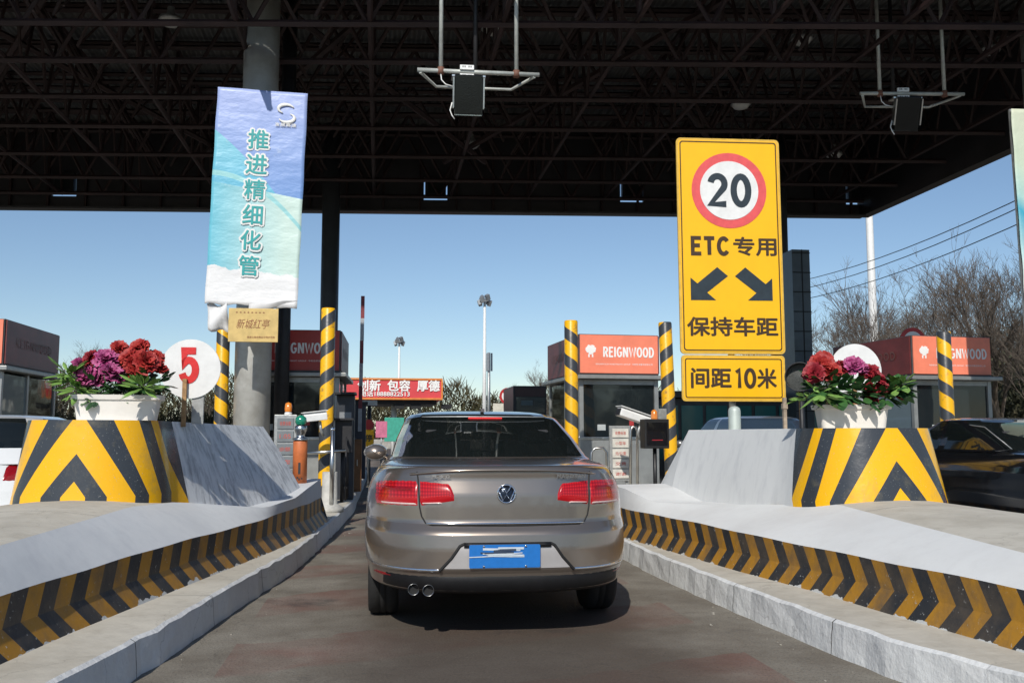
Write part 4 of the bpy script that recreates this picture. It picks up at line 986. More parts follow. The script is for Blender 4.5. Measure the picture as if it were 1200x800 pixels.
# price board panels left booth
def price_board(px, py, Y, w_, h, label, m1, rows):
    p = P(px, py, Y); t = thing('fee_board', label, 'fee board', (p.x, Y, p.z-h/2))
    boxpart(t, 'frame', (0, .02, h/2), (w_+.07, .05, h+.07), galv, .006)
    rr = h/len(rows)
    for i, s_ in enumerate(rows):
        boxpart(t, 'panel', (0, -.012, h-rr*(i+.5)), (w_-.02, .02, rr*.86), m1, .003)
        text(s_, rr*.34, mat('red_print', (.55, .12, .10), .5), t, (0, -.025, h-rr*(i+.5)), width=w_*.62, off=.01)
    a = MB()
    for sx in (-1, 1): a.box((sx*(w_/2-.03), .05, (.2-(p.z-h/2))/2), (.04, .04, abs(p.z-h/2-.2)))
    a.build('legs', galv, t)
    return t
price_board(727, 531, 14.6, .28, .80, 'white fee board with red print before the middle booth', mat('cream_panel', (.66, .63, .56), .5), ['收费标准', '小型车', '元/公里', '交费', '谢谢'])
price_board(334, 526, 14.4, .26, .95, 'grey fee display left of the orange bollard', mat('grey_screen', (.20, .22, .23), .4), ['收费金额', '1.05', '余额', '车型', '谢谢'])
# bullet cameras
def cctv(px, py, Y, L, label, rz, tilt, col):
    p = P(px, py, Y); t = thing('security_camera', label, 'camera', (p.x, Y, p.z)); t.rotation_euler = (0, tilt, rz)
    a = MB(); prof = [(-.5, -.35), (.5, -.35), (.5, .28), (.36, .5), (-.36, .5), (-.5, .28)]
    a.prism([(q[0]*.20, q[1]*.15) for q in prof], -L/2, L/2, 'y'); o = a.build('housing', col, t, rot=(0, 0, pi/2), bevel=.01)
    a = MB(); a.box((0, 0, .085), (L*1.08, .23, .014)); a.build('sun_hood', col, t, bevel=.004)
    boxpart(t, 'front_glass', (-L/2-.004, 0, 0), (.012, .15, .1), black, 0)
    a = MB(); a.tube([(L*.2, .0, -.06), (L*.2, 0, -.2), (L*.3, .02, -.28)], .022, 8); a.build('bracket', galv, t)
    return t
cctv(744, 489, 13.6, .55, 'white bullet camera pointing left before the middle booth window', .15, .30, whitepaint)
cctv(441, 0, 13.6, .1, 'x', 0, 0, whitepaint) if False else None
cctv(369, 489, 14.2, .34, 'small white camera housing just left of the tall left striped post', .2, -.12, whitepaint)
# black display box with amber beacon
p = P(767, 508, 13.2); t = thing('fee_display', 'black display box on a pole, amber beacon on top, before the leaning striped post', 'display', (p.x, 13.2, .2)); z_ = p.z-.2
boxpart(t, 'housing', (0, 0, z_), (.36, .26, .42), black, .01); boxpart(t, 'screen', (0, -.135, z_), (.30, .01, .32), glass('display_glass', (.006, .006, .008), 1), 0)
boxpart(t, 'red_strip', (0, -.142, z_-.09), (.16, .004, .012), mat('dim_red', (.35, .02, .03), .4), 0)
a = MB(); a.tube([(0, 0, 0), (0, 0, z_-.2)], .03, 10); a.build('pole', black, t)
a = MB(); a.lathe([(.05, z_+.21), (.05, z_+.25), (.045, z_+.32), (.02, z_+.345), (.001, z_+.35)], 16, cap=False); a.build('beacon', orangelens, t)
boxpart(t, 'bracket', (.12, 0, z_+.28), (.12, .04, .16), galv, .004)
# steel handrails and pipes
def handrail(pts_px, Y, label, r=.022):
    b0 = P(*pts_px[0], Y); t = thing('handrail', label, 'handrail', (b0.x, Y, .2))
    a = MB(); pts = [P(px, py, Y)-Vector((b0.x, Y, .2)) for px, py in pts_px]; pts[0].z = 0; pts[-1].z = 0
    a.tube(pts, r, 10); a.build('tube', steel, t); 
    b = MB(); 
    for q in (pts[0], pts[-1]): b.lathe([(.05, 0), (.05, .015)], 14, c=(q.x, q.y, 0))
    b.build('flange', steel, t); return t
handrail([(693, 600), (693, 530), (697, 525), (707, 525), (711, 530), (711, 600)], 15.5, 'bent stainless handrail right of the sedan roof line')
p = P(753, 560, 14.2)
handrail([(739, 600), (739, 505), (741, 500), (745, 500), (747, 505), (747, 600)], 14.3, 'narrow stainless hoop beside the white fee board', .02)
p = P(386, 590, 13.6); t = thing('steel_guard_post', 'pale concrete foot with chrome guard pipe and crossbar beside the left kerb', 'guard post', (p.x, 13.6, .2))
a = MB(); a.lathe([(.20, 0), (.20, .06), (.14, .10), (.11, .12), (.105, .55), (.10, .56)], 20); a.build('foot', mat('pale_cement', (.52, .51, .47), .85, 0, .3, 6, .3), t)
a = MB(); a.tube([(.03, -.1, .1), (.03, -.1, 1.15)], .03, 12); a.tube([(-.35, -.1, .82), (.22, -.1, .86)], .022, 10); a.build('pipe', steel, t)
a = MB(); a.lathe([(.001, 1.19), (.03, 1.175), (.035, 1.15), (.03, 1.14)], 12, c=(.03, -.1, 0), cap=False); a.build('pipe_cap', chrome, t)
# amber/white beacon left booth
p = P(338, 480, 15.2); t = thing('warning_beacon', 'small amber beacon on a bracket before the left booth', 'beacon', (p.x, 15.2, p.z-.1))
a = MB(); a.lathe([(.06, 0), (.06, .05), (.04, .07)], 16); a.build('base', whitepaint, t)
a = MB(); a.lathe([(.055, .07), (.06, .12), (.05, .2), (.001, .22)], 16, cap=False); a.build('lens', orangelens, t)
a = MB(); a.tube([(0, 0, 0), (0, 0, -1.25)], .018, 8); a.build('pole', galv, t)
# small dark signal box hanging off the tall striped post
p = P(401, 510, 15.2); t = thing('signal_housing', 'dark louvred housing beside the tall left striped post', 'signal box', (p.x, 15.5, p.z))
boxpart(t, 'housing', (0, 0, 0), (.30, .25, .55), dark, .01); boxpart(t, 'visor', (0, -.18, .26), (.34, .12, .03), dark, 0); boxpart(t, 'edge_strip', (-.14, -.135, 0), (.04, .02, .5), galv, .003)
a = MB(); a.tube([(0, .0, -.27), (0, 0, -(p.z-.2))], .03, 8); a.build('pole', dark, t)

# ------------------------------------------------------------------ cars
def mat_carpaint(name, c, metallic=.75, rough=.32, dust=.25):
    m, n, l, b = nodes(name)
    tc = n.new('ShaderNodeTexCoord')
    c0 = n.new('ShaderNodeRGB'); c0.outputs[0].default_value = (*c, 1)
    l.new(wear(n, l, c0.outputs[0], tuple(x*(1-dust)+.22*dust for x in c), 2.5, .4, .9), b.inputs['Base Color'])
    b.inputs['Metallic'].default_value = metallic; b.inputs['Roughness'].default_value = rough
    b.inputs['Coat Weight'].default_value = .9; b.inputs['Coat Roughness'].default_value = .06
    bumpn(n, l, b, 1.6, .03, .02, detail=2); return m
cargl = glass('dark_car_glass', (.008, .011, .011), .86, .02)
cargl_blue = glass('blue_car_glass', (.03, .05, .08), .9, .02)
gapm = mat('panel_gap', (.008, .008, .008), .7, 0, 0, 5, 0)
trimblk = mat('bumper_plastic', (.009, .009, .010), .5, 0, .3, 10, .05, spec=.3)
seatm = mat('seat_cloth', (.035, .035, .037), .8)
def interp(tab, z):
    if z <= tab[0][0]: return tab[0][1:]
    for a, b in zip(tab, tab[1:]):
        if z <= b[0]:
            t = (z-a[0])/(b[0]-a[0]); return tuple(p+(q-p)*t for p, q in zip(a[1:], b[1:]))
    return tab[-1][1:]
def car(label, loc, rz, paint, body, roof, L=4.87, rear_n=3.5, rear_m=2.25, Lr=1.0, axles=(1.12, 3.83), wr=.325, track=.775, group=None, lamps=None, detail=False, name='sedan_car', cat='car', glassm=None, pillars=(.9, 1.9), rearw=.93, rearglass=(0, 1), bside=None):
    glassm = glassm or cargl
    t = thing(name, label, cat, loc, rz, group)
    NT = 36
    def ring_(z, tab, n=rear_n, m=rear_m, lr=Lr, lf=.9):
        W, yr, yf = interp(tab, z); pts = []; lr = min(lr, (yf-yr)/2); lf = min(lf, (yf-yr)/2)
        # rear half: t from 0..pi across the rear, then straight flank samples, then front
        def se(u, L_, y0, sg):
            x = W*math.copysign(abs(cos(u))**(2/n), cos(u)); return (x, y0+sg*L_*(1-abs(sin(u))**(2/m)), z)
        for i in range(NT+1):
            u = pi-pi*i/NT; pts.append(se(u, lr, yr, 1))       # left -> right across the rear
        for k in range(1, 12): y = yr+lr+(yf-lf-yr-lr)*k/12; pts.append((W, y, z))
        for i in range(NT//2+1):
            u = pi*i/(NT//2); p = se(u, lf, 0, 1); pts.append((p[0], yf-lf*(1-abs(sin(u))**(2/m)), z))
        for k in range(1, 12): y = yf-lf-(yf-lf-yr-lr)*k/12; pts.append((-W, y, z))
        return pts
    def surf(x, z, tab=body):
        W, yr, yf = interp(tab, z); a = min(.999, abs(x)/W); return yr+Lr*(1-(1-a**rear_n)**(1/rear_m))
    # body shell: levels
    z0, z1 = body[0][0], body[-1][0]
    zs = sorted(set([b[0] for b in body]+[z0+(z1-z0)*i/26 for i in range(27)]))
    zs = [z for i, z in enumerate(zs) if i == 0 or z-zs[i-1] > .004 or z in [b[0] for b in body]]
    rings = [ring_(z, body) for z in zs]; n = len(rings[0])
    a = MB(); vs = [p for r_ in rings for p in r_]
    fs = [(i*n+k, i*n+(k+1) % n, (i+1)*n+(k+1) % n, (i+1)*n+k) for i in range(len(rings)-1) for k in range(n)]
    a.add(vs, fs, smooth=True)
    W, yr, yf = interp(body, z1)
    def capf(rg, flip):
        c = len(a.v); a.v += [tuple(p) for p in rg]
        # centre strip cap so the deck shades smoothly
        a.f.append([c+k for k in range(n)][::(1 if flip else -1)]); a.uv.append(None); a.sm.append(False); a.mi.append(0)
    capf(rings[0], False); capf(rings[-1], True)
    bod = a.build('body', paint, t)
    # wheel arches
    cut = MB()
    for ay in axles:
        for sx in (-1, 1):
            cut.lathe([(wr+.045, sx*.50), (wr+.045, sx*1.2)], 40, c=(0, ay, wr-.005), M=Euler((0, pi/2, 0)).to_matrix())
    co = cut.build('cutter', gapm); md = bod.modifiers.new('b', 'BOOLEAN'); md.operation = 'DIFFERENCE'; md.object = co; md.solver = 'EXACT'; md.use_self = True
    dg = bpy.context.evaluated_depsgraph_get(); dg.update(); me = bpy.data.meshes.new_from_object(bod.evaluated_get(dg)); 
    bod.modifiers.clear(); bod.data = me; bpy.data.objects.remove(co)
    me.materials.clear(); me.materials.append(paint); me.materials.append(trimblk); me.polygons.foreach_set('material_index', [1 if (p.center.z < .312 or p.normal.z < -.8 or (abs(p.normal.x) < .99 and .3 < abs(p.center.x) and math.hypot(p.center.y-axles[0], p.center.z-wr) < wr+.04)) else 0 for p in me.polygons])
    md = bod.modifiers.new('wn', 'WEIGHTED_NORMAL') if False else None
    # wheels
    for ay in axles:
        for sx in (-1, 1):
            M = Euler((0, pi/2, 0)).to_matrix(); w2 = .105; c = (sx*track, ay, wr)
            b = MB(); b.lathe([(wr*.62, -w2), (wr*.93, -w2), (wr*.985, -w2*.8), (wr, -w2*.55), (wr, -.03), (wr*.985, -.026), (wr*.985, -.018), (wr, -.014), (wr, .014), (wr*.985, .018), (wr*.985, .026), (wr, .03), (wr, w2*.55), (wr*.985, w2*.8), (wr*.93, w2), (wr*.62, w2)], 36, c=c, M=M)
            wo_ = b.build('wheel', rubber, t)
            b = MB(); b.lathe([(wr*.64, sx*w2*.9), (wr*.60, sx*w2*.98), (wr*.56, sx*w2*.6), (.06, sx*w2*.7), (.03, sx*w2*.8), (.001, sx*w2*.8)], 30, c=c, M=M, cap=False)
            for k in range(5):
                an = 2*pi*k/5; b.box((c[0]+sx*w2*.78, c[1]+cos(an)*wr*.33, c[2]+sin(an)*wr*.33), (.02, wr*.5, .05), (an, 0, 0))
            b.build('rim', galv, wo_)
    # greenhouse
    NT2 = 36
    z0g, z1g = roof[0][0], roof[-1][0]; G = [r_[0] for r_ in roof]; zg = []
    for a_, b_ in zip(G, G[1:]): zg += [a_, a_+(b_-a_)/3, a_+2*(b_-a_)/3]
    zg.append(G[-1]); rn, rm, lr2 = 2.6, 2.0, .42
    rg = [ring_(z, roof, rn, rm, lr2, .6) for z in zg]; n = len(rg[0])
    mats = {'shell': [], 'rear': [], 'side': [], 'side2': [], 'front': []}
    gz0, gz1 = roof_glass = (roof[1][0], roof[-3][0])
    for i in range(len(rg)-1):
        zc = (zg[i]+zg[i+1])/2
        for k in range(n):
            q = [rg[i][k], rg[i][(k+1) % n], rg[i+1][(k+1) % n], rg[i+1][k]]; idx = [i*n+k, i*n+(k+1) % n, (i+1)*n+(k+1) % n, (i+1)*n+k]
            cx = sum(p[0] for p in q)/4; cy = sum(p[1] for p in q)/4; W, yr, yf = interp(roof, zc); key = 'shell'
            if gz0 < zc < gz1:
                if k < NT and abs(cx) < W*rearw: key = 'rear' if rearglass[0] <= .5 else 'shell'
                elif NT+12 <= k < NT+12+NT//2 and abs(cx) < W*.94: key = 'front'
                elif abs(cx) > W*.96 and cy > yr+pillars[0]*.38:
                    fr = (cy-yr)/(yf-yr)
                    key = ('side' if cx < 0 else 'side2') if not (.47 < fr < .52) else 'shell'
            mats[key].append(idx)
    vs = [p for r_ in rg for p in r_]
    for key, nm, m_ in (('shell', 'roof', paint), ('rear', 'rear_window', glassm), ('side', 'side_window', glassm), ('side2', 'side_window', glassm), ('front', 'windscreen', glassm)):
        if not mats[key]: continue
        b = MB(); b.add(vs, mats[key], smooth=True)
        if key == 'shell': b.v += rg[-1]; c = len(b.v)-n; b.f.append([c+k for k in range(n)]); b.uv.append(None); b.sm.append(False); b.mi.append(0)
        o = b.build(nm, m_, t, recalc=True)
        bm = bmesh.new(); bm.from_mesh(o.data); bmesh.ops.delete(bm, geom=[v for v in bm.verts if not v.link_faces], context='VERTS'); bm.to_mesh(o.data); bm.free()
    # interior
    b = MB(); W, yr, yf = interp(roof, z0g+.03); ym = (yr+yf)/2
    b.box((0, ym+.1, z0g-.02), (W*1.7, (yf-yr)*.7, .05))
    for x in (-.38, .38):
        b.box((x, ym+.25, z0g+.07), (.46, .12, .26), (-.2, 0, 0)); b.box((x, ym+.21, z0g+.26), (.22, .08, .12))
        b.box((x, ym-.70, z0g+.05), (.50, .12, .16), (-.2, 0, 0)); b.box((x, ym-.74, z0g+.17), (.20, .07, .10))
    b.build('seats', seatm, t, bevel=.02)
    # mirrors
    for sx in (-1, 1):
        W, _, _ = interp(roof, z0g); y = interp(roof, z0g)[2]-.55
        b = MB(); b.lathe([(.001, -.11), (.06, -.10), (.085, -.04), (.09, .02), (.085, .05)], 20, c=(0, 0, 0), M=Matrix.Rotation(-pi/2, 3, 'X')@Matrix.Diagonal((1.25, .85, 1)), cap=False)
        b.tube([(0, 0, -.02), (-sx*.16, .02, -.06)], .028, 8)
        mo = b.build('mirror', paint, t, loc=(sx*(interp(body, z0g-.02)[0]+.13), y, z0g+.02))
        b = MB(); b.lathe([(.001, 0), (.082, 0)], 20, c=(0, -.052, 0), M=Matrix.Rotation(-pi/2, 3, 'X')@Matrix.Diagonal((1.25, .85, 1)), cap=False); b.build('mirror_glass', mat('mirror_glass', (.8, .85, .9), .03, 1, 0, 5, 0), mo, rot=(.0, 0, 0))
    def patch(nm, x0, x1, top, bot, m_, off=.006, nx=16, nz=5, par=t, thick=True):
        b = MB()
        def fn(u, v):
            x = x0+(x1-x0)*u; zt, zb = top(u), bot(u); z = zb+(zt-zb)*v; edge = 1 if (.02 < u < .98 and .02 < v < .98) else 0
            return (x, surf(x, z)-off*(1 if edge else -.3), z)
        b.grid(fn, nx, nz); return b.build(nm, m_, par, recalc=False)
    t['_'] = 0; del t['_']
    return t, surf, patch
# ---- the gold-brown sedan straight ahead
B1 = [(.255, .80, .30, 4.55), (.30, .855, .05, 4.80), (.315, .875, .035, 4.84), (.42, .895, .012, 4.86), (.44, .905, -.01, 4.87), (.56, .91, -.012, 4.87), (.66, .91, .0, 4.85), (.685, .908, .022, 4.83), (.72, .905, .055, 4.80), (.82, .902, .060, 4.68), (.90, .892, .066, 4.45),
      (.96, .875, .078, 4.15), (1.00, .855, .085, 3.95), (1.045, .825, .082, 3.75), (1.062, .80, .085, 3.70), (1.074, .775, .12, 3.66), (1.085, .755, .25, 3.62), (1.10, .735, .50, 3.58), (1.112, .715, .72, 3.54)]
R1 = [(1.095, .755, .78, 3.60), (1.118, .738, .86, 3.50), (1.25, .70, 1.19, 3.12), (1.40, .635, 1.60, 2.78), (1.412, .625, 1.64, 2.74), (1.442, .59, 1.78, 2.62), (1.464, .48, 1.98, 2.5), (1.474, .36, 2.15, 2.4)]
M_gold = mat_carpaint('gold_brown_metallic', (.27, .23, .195), .78, .29, .12)
cx0 = 466; 
cpos = P(595, 700, 5.85); 
CAR_RZ = radians(-1.4)
t, surf, patch = car('gold-brown metallic sedan seen from behind, driving into the toll lane', (cpos.x, 5.86, 0), CAR_RZ, M_gold, B1, R1)
def L_(a, b): return lambda u: a+(b-a)*u
def gapline(pts, r=.0045, nm='panel_gap', m_=gapm, off=.001):
    b = MB(); b.tube([(x, surf(x, z)-off, z) for x, z in pts], r, 5); return b.build(nm, m_, t)
def sub(pts, n=8):
    out = []
    for (a, b), (c, d) in zip(pts, pts[1:]):
        for i in range(n): out.append((a+(c-a)*i/n, b+(d-b)*i/n))
    return out+[pts[-1]]
for sx in (-1, 1):
    # lamp on the lid (inner) and on the wing (outer)
    topi = lambda u: .965-.075*max(0, (.18-u)/.18)**1.5+.022*u; boti = lambda u: .860-.035*u
    o = patch('tail_light', sx*.325, sx*.543, topi, boti, redlens, .010)
    patch('reflector_strip', sx*.40, sx*.535, L_(.856, .853), L_(.842, .838), whitelens, .0135, 8, 2, o)
    topo = lambda u: .987+.002*u-.010*u*u; boto = lambda u: .825-.003*u
    o = patch('tail_light', sx*.553, sx*.832, topo, boto, redlens, .010, 20)
    patch('reflector_strip', sx*.556, sx*.80, L_(.852, .848), L_(.832, .830), whitelens, .0135, 12, 2, o)
    patch('lamp_band', sx*.57, sx*.80, L_(.967, .962), L_(.905, .900), reddeep, .0125, 12, 3, o)
    # shut lines
    gapline(sub([(sx*.560, 1.040), (sx*.553, .99), (sx*.547, .90), (sx*.542, .82), (sx*.53, .765), (sx*.505, .725), (sx*.47, .712)]))
    gapline(sub([(sx*.47, .712), (0, .708)]), .004)
    patch('bumper_chrome', sx*.40, sx*.86, L_(.452, .450), L_(.432, .430), chrome, .008, 16, 2)
b = MB()
for z0_, th in ((.722, .007),):
    pts = [(x, surf(x, z0_)-.008, z0_) for x in [(-.50+1.0*i/30) for i in range(31)]]
    b.tube(pts, th, 6)
b.build('chrome_strip', chrome, t)
# spoiler lip shadow line and lid edge
b = MB(); b.tube([(x, surf(x, 1.045)-.004, 1.052-.03*(abs(x)/.6)**3) for x in [(-.60+1.2*i/30) for i in range(31)]], .010, 6); b.build('lid_lip', M_gold, t)
# number plate recess: silver trapezoid under a black shadow line
def trap(name, m_, k, off):
    b = MB()
    def fn(u, v):
        z = .455+(.592-.455)*v; hw = (.405-(.405-.285)*v)*k; x = -hw+2*hw*u
        return (x, surf(x, z)+.0-off, z)
    b.grid(fn, 24, 6); return b.build(name, m_, t, recalc=False)
b = MB()
ol = [(-.42, .440), (-.405, .455), (-.345, .52), (-.295, .592), (-.27, .604), (.27, .604), (.295, .592), (.345, .52), (.405, .455), (.42, .44)]
b.tube([(x, surf(x, z)-.004, z) for x, z in sub(ol, 5)], .010, 6); b.build('recess_edge', gapm, t)
b = MB(); b.tube([(x, surf(x, .605)-.010, .597) for x in [(-.27+.54*i/12) for i in range(13)]], .016, 6); b.build('recess_shadow_lip', trimblk, t)
trap('plate_surround', mat('silver_bumper_insert', (.46, .44, .43), .4, .3, .1, 5, .02), .985, .006)
b = MB(); b.prism(rrect(.44, .14, .01), -.004, .0); pl_ = b.build('number_plate', mat('blue_plate', (.015, .16, .50), .35, 0, .1, 20, .05), t, loc=(-.02, surf(0, .52)-.020, .532))
R0 = random.Random(5); b = MB()
for k in range(9): b.box((-.06+R0.uniform(-.06, .10), -.006-.0004*k, .035+R0.uniform(-.035, .02)), (R0.uniform(.12, .26), .001, R0.uniform(.004, .014)), (0, R0.uniform(-.06, .06), 0))
b.build('pale_smudge', mat('plate_smudge', (.55, .62, .68), .6), pl_)
b = MB()
for k in range(4): b.box((-.03+R0.uniform(-.05, .08), -.010-.0004*k, .032+R0.uniform(-.02, .012)), (R0.uniform(.10, .2), .001, R0.uniform(.006, .012)), (0, R0.uniform(-.05, .05), 0))
b.build('dark_smudge', mat('plate_dark_smudge', (.03, .05, .09), .6), pl_)
for x in (-.13, .13):
    for z in (-.06, .06): b = MB(); b.lathe([(.001, .004), (.007, .003), (.008, 0)], 10, c=(x, -.006, z), M=Euler((pi/2, 0, 0)).to_matrix(), cap=False); b.build('plate_bolt', chrome, pl_)
# lower bumper in black, with the paint-coloured lower corners left free
patch('lower_bumper', -.80, .80, lambda u: .408-.0*abs(u-.5), lambda u: .30, trimblk, .011, 60, 4)
patch('diffuser_line', -.45, .70, L_(.325, .325), L_(.317, .317), galv, .012, 30, 1)
for x in (-.575, -.485):
    b = MB(); M = Euler((pi/2, 0, 0)).to_matrix(); b.lathe([(.034, -.12), (.036, 0.0), (.036, .03), (.0325, .031), (.031, -.08)], 24, c=(x, surf(x, .33)-.0, .318), M=M, cap=False); o = b.build('exhaust_pipe', mat('sooty_steel', (.30, .30, .30), .3, 1, .5, 12, .05), t)
    b = MB(); b.lathe([(.001, .0), (.033, .0)], 20, c=(x, surf(x, .33)-.01, .318), M=M, cap=False); b.build('pipe_bore', gapm, o)
patch('rear_reflector', -.84, -.70, L_(.40, .398), L_(.376, .374), reddeep, .010, 6, 2)
patch('rear_reflector', .70, .84, L_(.398, .40), L_(.374, .376), reddeep, .010, 6, 2)
# round emblem: ring with V over W
eb = MB(); M = Euler((pi/2-.12, 0, 0)).to_matrix(); ex, ez = .0, .905; ey = surf(0, .92)-.006
eb.lathe([(.001, .0), (.056, .0), (.060, -.006)], 36, c=(ex, ey, ez), M=M, cap=False); em = eb.build('emblem', mat('emblem_blue_black', (.02, .03, .05), .2, .5), t)
b = MB()
pts = [(ex+.056*cos(2*pi*k/36), ey-.004-.0, ez+.056*sin(2*pi*k/36)) for k in range(37)]; b.tube(pts, .006, 6)
b.tube([(ex-.028, ey-.006, ez+.046), (ex, ey-.006, ez+.004), (ex+.028, ey-.006, ez+.046)], .0055, 5)
b.tube([(ex-.050, ey-.006, ez+.022), (ex-.024, ey-.006, ez-.044), (ex, ey-.006, ez-.004), (ex+.024, ey-.006, ez-.044), (ex+.050, ey-.006, ez+.022)], .0055, 5)
b.build('emblem_ring', chrome, em)
text('一汽-大众', .024, chrome, t, (-.43, surf(.43, 1.015)-.030, 1.012), rot=(pi/2, 0, -.16), width=.16, off=.02, name='badge')
text('MAGOTAN', .024, chrome, t, (.42, surf(.42, 1.015)-.030, 1.012), rot=(pi/2, 0, .17), width=.19, off=.03, name='badge')
# third brake light behind the glass, glowing
b = MB(); b.box((0, 1.635, 1.402), (.27, .03, .022)); o = b.build('brake_light', mat('lit_red_lens', (.9, .03, .03), .3, 0, .1, 30, 0, emit=.8), t, bevel=.004)
# chrome edge over the rear window, roof aerial
b = MB(); b.tube([(x, 1.60+.42*(1-(1-min(.999, abs(x)/.61)**2.6)**.5)-.006, 1.418) for x in [(-.50+1.0*i/24) for i in range(25)]], .006, 5); b.build('window_trim', galv, t)
b = MB(); b.prism([(2.02, 1.462), (1.86, 1.462), (1.88, 1.49), (1.95, 1.475)], -.015, .015, 'x'); b.build('roof_aerial', M_gold, t)
# side door line hints
for sx in (-1, 1):
    b = MB(); b.tube([(sx*.905, 1.9+.0, .35), (sx*.909, 1.85, .75), (sx*.86, 2.0, 1.0)], .005, 5); b.tube([(sx*.908, 1.3, .905), (sx*.900, 3.9, .88)], .006, 5); b.build('door_gap', gapm, t)
    b = MB(); b.tube([(sx*.735, 1.2, 1.105), (sx*.74, 3.4, 1.10)], .008, 5); b.build('window_trim', chrome, t)

# ---- white hatchback, left lane
B2 = [(.2, .76, .25, 4.0), (.35, .84, .04, 4.18), (.55, .86, .0, 4.2), (.75, .865, .02, 4.15), (.85, .86, .05, 4.0), (.93, .84, .09, 3.5), (1.0, .80, .14, 3.3), (1.02, .78, .17, 3.2)]
R2 = [(1.0, .80, .14, 3.3), (1.15, .755, .24, 2.95), (1.2, .73, .30, 2.8), (1.36, .66, .48, 2.45), (1.40, .63, .52, 2.4), (1.44, .58, .60, 2.3), (1.47, .50, .75, 2.2), (1.48, .40, .9, 2.1)]
M_wcar = mat_carpaint('white_car_paint', (.66, .67, .67), 0, .25, .1)
pw = P(50, 560, 9.6)
t2_, s2, p2_ = car('white hatchback in the lane left of the striped nose, cut by the left edge', (pw.x-.80, 9.3, 0), .02, M_wcar, B2, R2, L=4.2, axles=(.85, 3.4), wr=.31, track=.75, name='hatchback_car', cat='car', rearw=.80)
for sx in (-1, 1):
    o = p2_('tail_light', sx*.50, sx*.79, L_(1.0, 1.0), L_(.84, .83), reddeep, .012)
    b = MB(); b.lathe([(.001, .012), (.045, .008), (.062, -.004)], 20, c=(sx*.65, s2(.65, .92)-.024, .92), M=Euler((pi/2, 0, -sx*.5)).to_matrix(), cap=False); b.build('reverse_lamp', whitelens, o)
# ---- black sedan, right lane
M_bcar = mat_carpaint('black_car_paint', (.006, .007, .009), .2, .18, .03)
pb = P(1196, 590, 7.6)
tb, sb, pb_ = car('black sedan in the lane right of the striped nose, cut by the right edge', (7.15, 7.9, 0), .02, M_bcar, B1, R1, name='sedan_car')
for sx in (-1, 1):
    pb_('tail_light', sx*.50, sx*.84, L_(.86, .88), L_(.76, .74), redlens, .012)
b = MB(); b.tube([(-.74, 1.2, 1.106), (-.70, 1.0, 1.13), (-.60, 1.55, 1.36), (-.58, 2.2, 1.42)], .006, 5); b.build('window_trim', galv, tb)
# ---- silver grey suv beyond the right wall
B3 = [(.25, .84, .2, 4.5), (.45, .90, .02, 4.7), (.7, .92, .0, 4.7), (.95, .91, .03, 4.5), (1.06, .88, .06, 3.9), (1.08, .86, .08, 3.6)]
R3 = [(1.07, .86, .08, 3.7), (1.11, .84, .10, 3.6), (1.3, .79, .22, 3.2), (1.52, .73, .38, 2.85), (1.56, .71, .40, 2.8), (1.61, .66, .48, 2.7), (1.645, .58, .6, 2.6), (1.66, .45, .8, 2.5)]
M_scar = mat_carpaint('silver_grey_paint', (.32, .33, .34), .6, .3, .2)
car('silver-grey SUV beyond the right wall, its windows showing under the yellow signs', (7.75, 17.3, 0), .02, M_scar, B3, R3, L=4.7, axles=(.95, 3.6), wr=.36, track=.8, name='suv_car', glassm=cargl_blue)
pz = P(900, 500, 11.6)
t = thing('white_van', 'small white car roof with pillar showing behind the wooden stick', 'car', (0, 0, 0)) if False else None

# ------------------------------------------------------------------ overhead antennas
def antenna(px, py, Y, rz, label, tilt=.18):
    p = P(px, py, Y); t = thing('lane_antenna', label, 'toll antenna', (p.x, Y, p.z), rz, 'antennas hung over the lanes')
    M_pipe = mat('pale_pipe', (.50, .52, .49), .45, .3, .2, 8, .05)
    top = 9.6-p.z
    b = MB(); b.tube([(-.92, 0, 0), (.92, 0, 0)], .032, 10); b.build('crossbar', M_pipe, t)
    for x in (-.57, .57):
        b = MB(); b.tube([(x, 0, -.03), (x, 0, top)], .032, 10); b.build('rod', M_pipe, t)
        b = MB(); b.tube([(x, 0, -.05), (x, 0, .05)], .05, 10); b.build('clamp', mat('rusty_clamp', (.20, .09, .06), .7), t)
    b = MB(); b.tube([(0, .75, -.05), (0, .75, top)], .035, 8); b.build('rod', dark, t)
    b = MB(); b.tube([(-.88, 0, -.03), (-.62, .55, -.04), (.55, .55, -.04), (.85, 0, -.03)], .024, 8); b.build('rear_frame', M_pipe, t)
    for z in (.05, -.085):
        b = MB(); b.box((-.18, -.045, z), (.21, .03, .07)); pl_ = b.build('mount_plate', whitepaint, t, bevel=.002)
        b = MB()
        for x in (-.24, -.21, -.15, -.12): b.box((x, -.062, z+.008), (.014, .004, .026))
        b.build('bolt_slots', textblack, pl_)
    b = MB(); b.box((-.16, -.10, -.40), (.42, .12, .58), (tilt, 0, 0)); b.build('antenna_box', mat('antenna_face', (.006, .007, .007), .12, spec=.4), t, bevel=.012)
    b = MB(); b.box((-.16, -.07, -.125), (.50, .22, .03), (tilt*.3, 0, 0))
    b.build('top_plate', steel, t, bevel=.004)
    for x in (-.385, .065):
        b = MB(); b.box((x, -.135, -.38), (.022, .10, .44), (tilt, 0, 0)); b.build('side_rail', steel, t)
    b = MB(); b.tube([(-.57, -.02, -.05), (-.56, -.03, -.15), (-.5, -.04, -.22), (-.38, -.06, -.26)], .009, 6); b.tube([(-.40, -.05, -.5), (-.43, -.05, -.62), (-.40, -.05, -.7), (-.36, -.04, -.75)], .009, 6); b.build('cable', whitepaint, t)
    return t
antenna(561, 85, 13.6, -.03, 'black antenna box on pale pipes over the gold sedan')
antenna(1069, 110, 14.8, -.12, 'black antenna box on pale pipes above the right lane', .35)

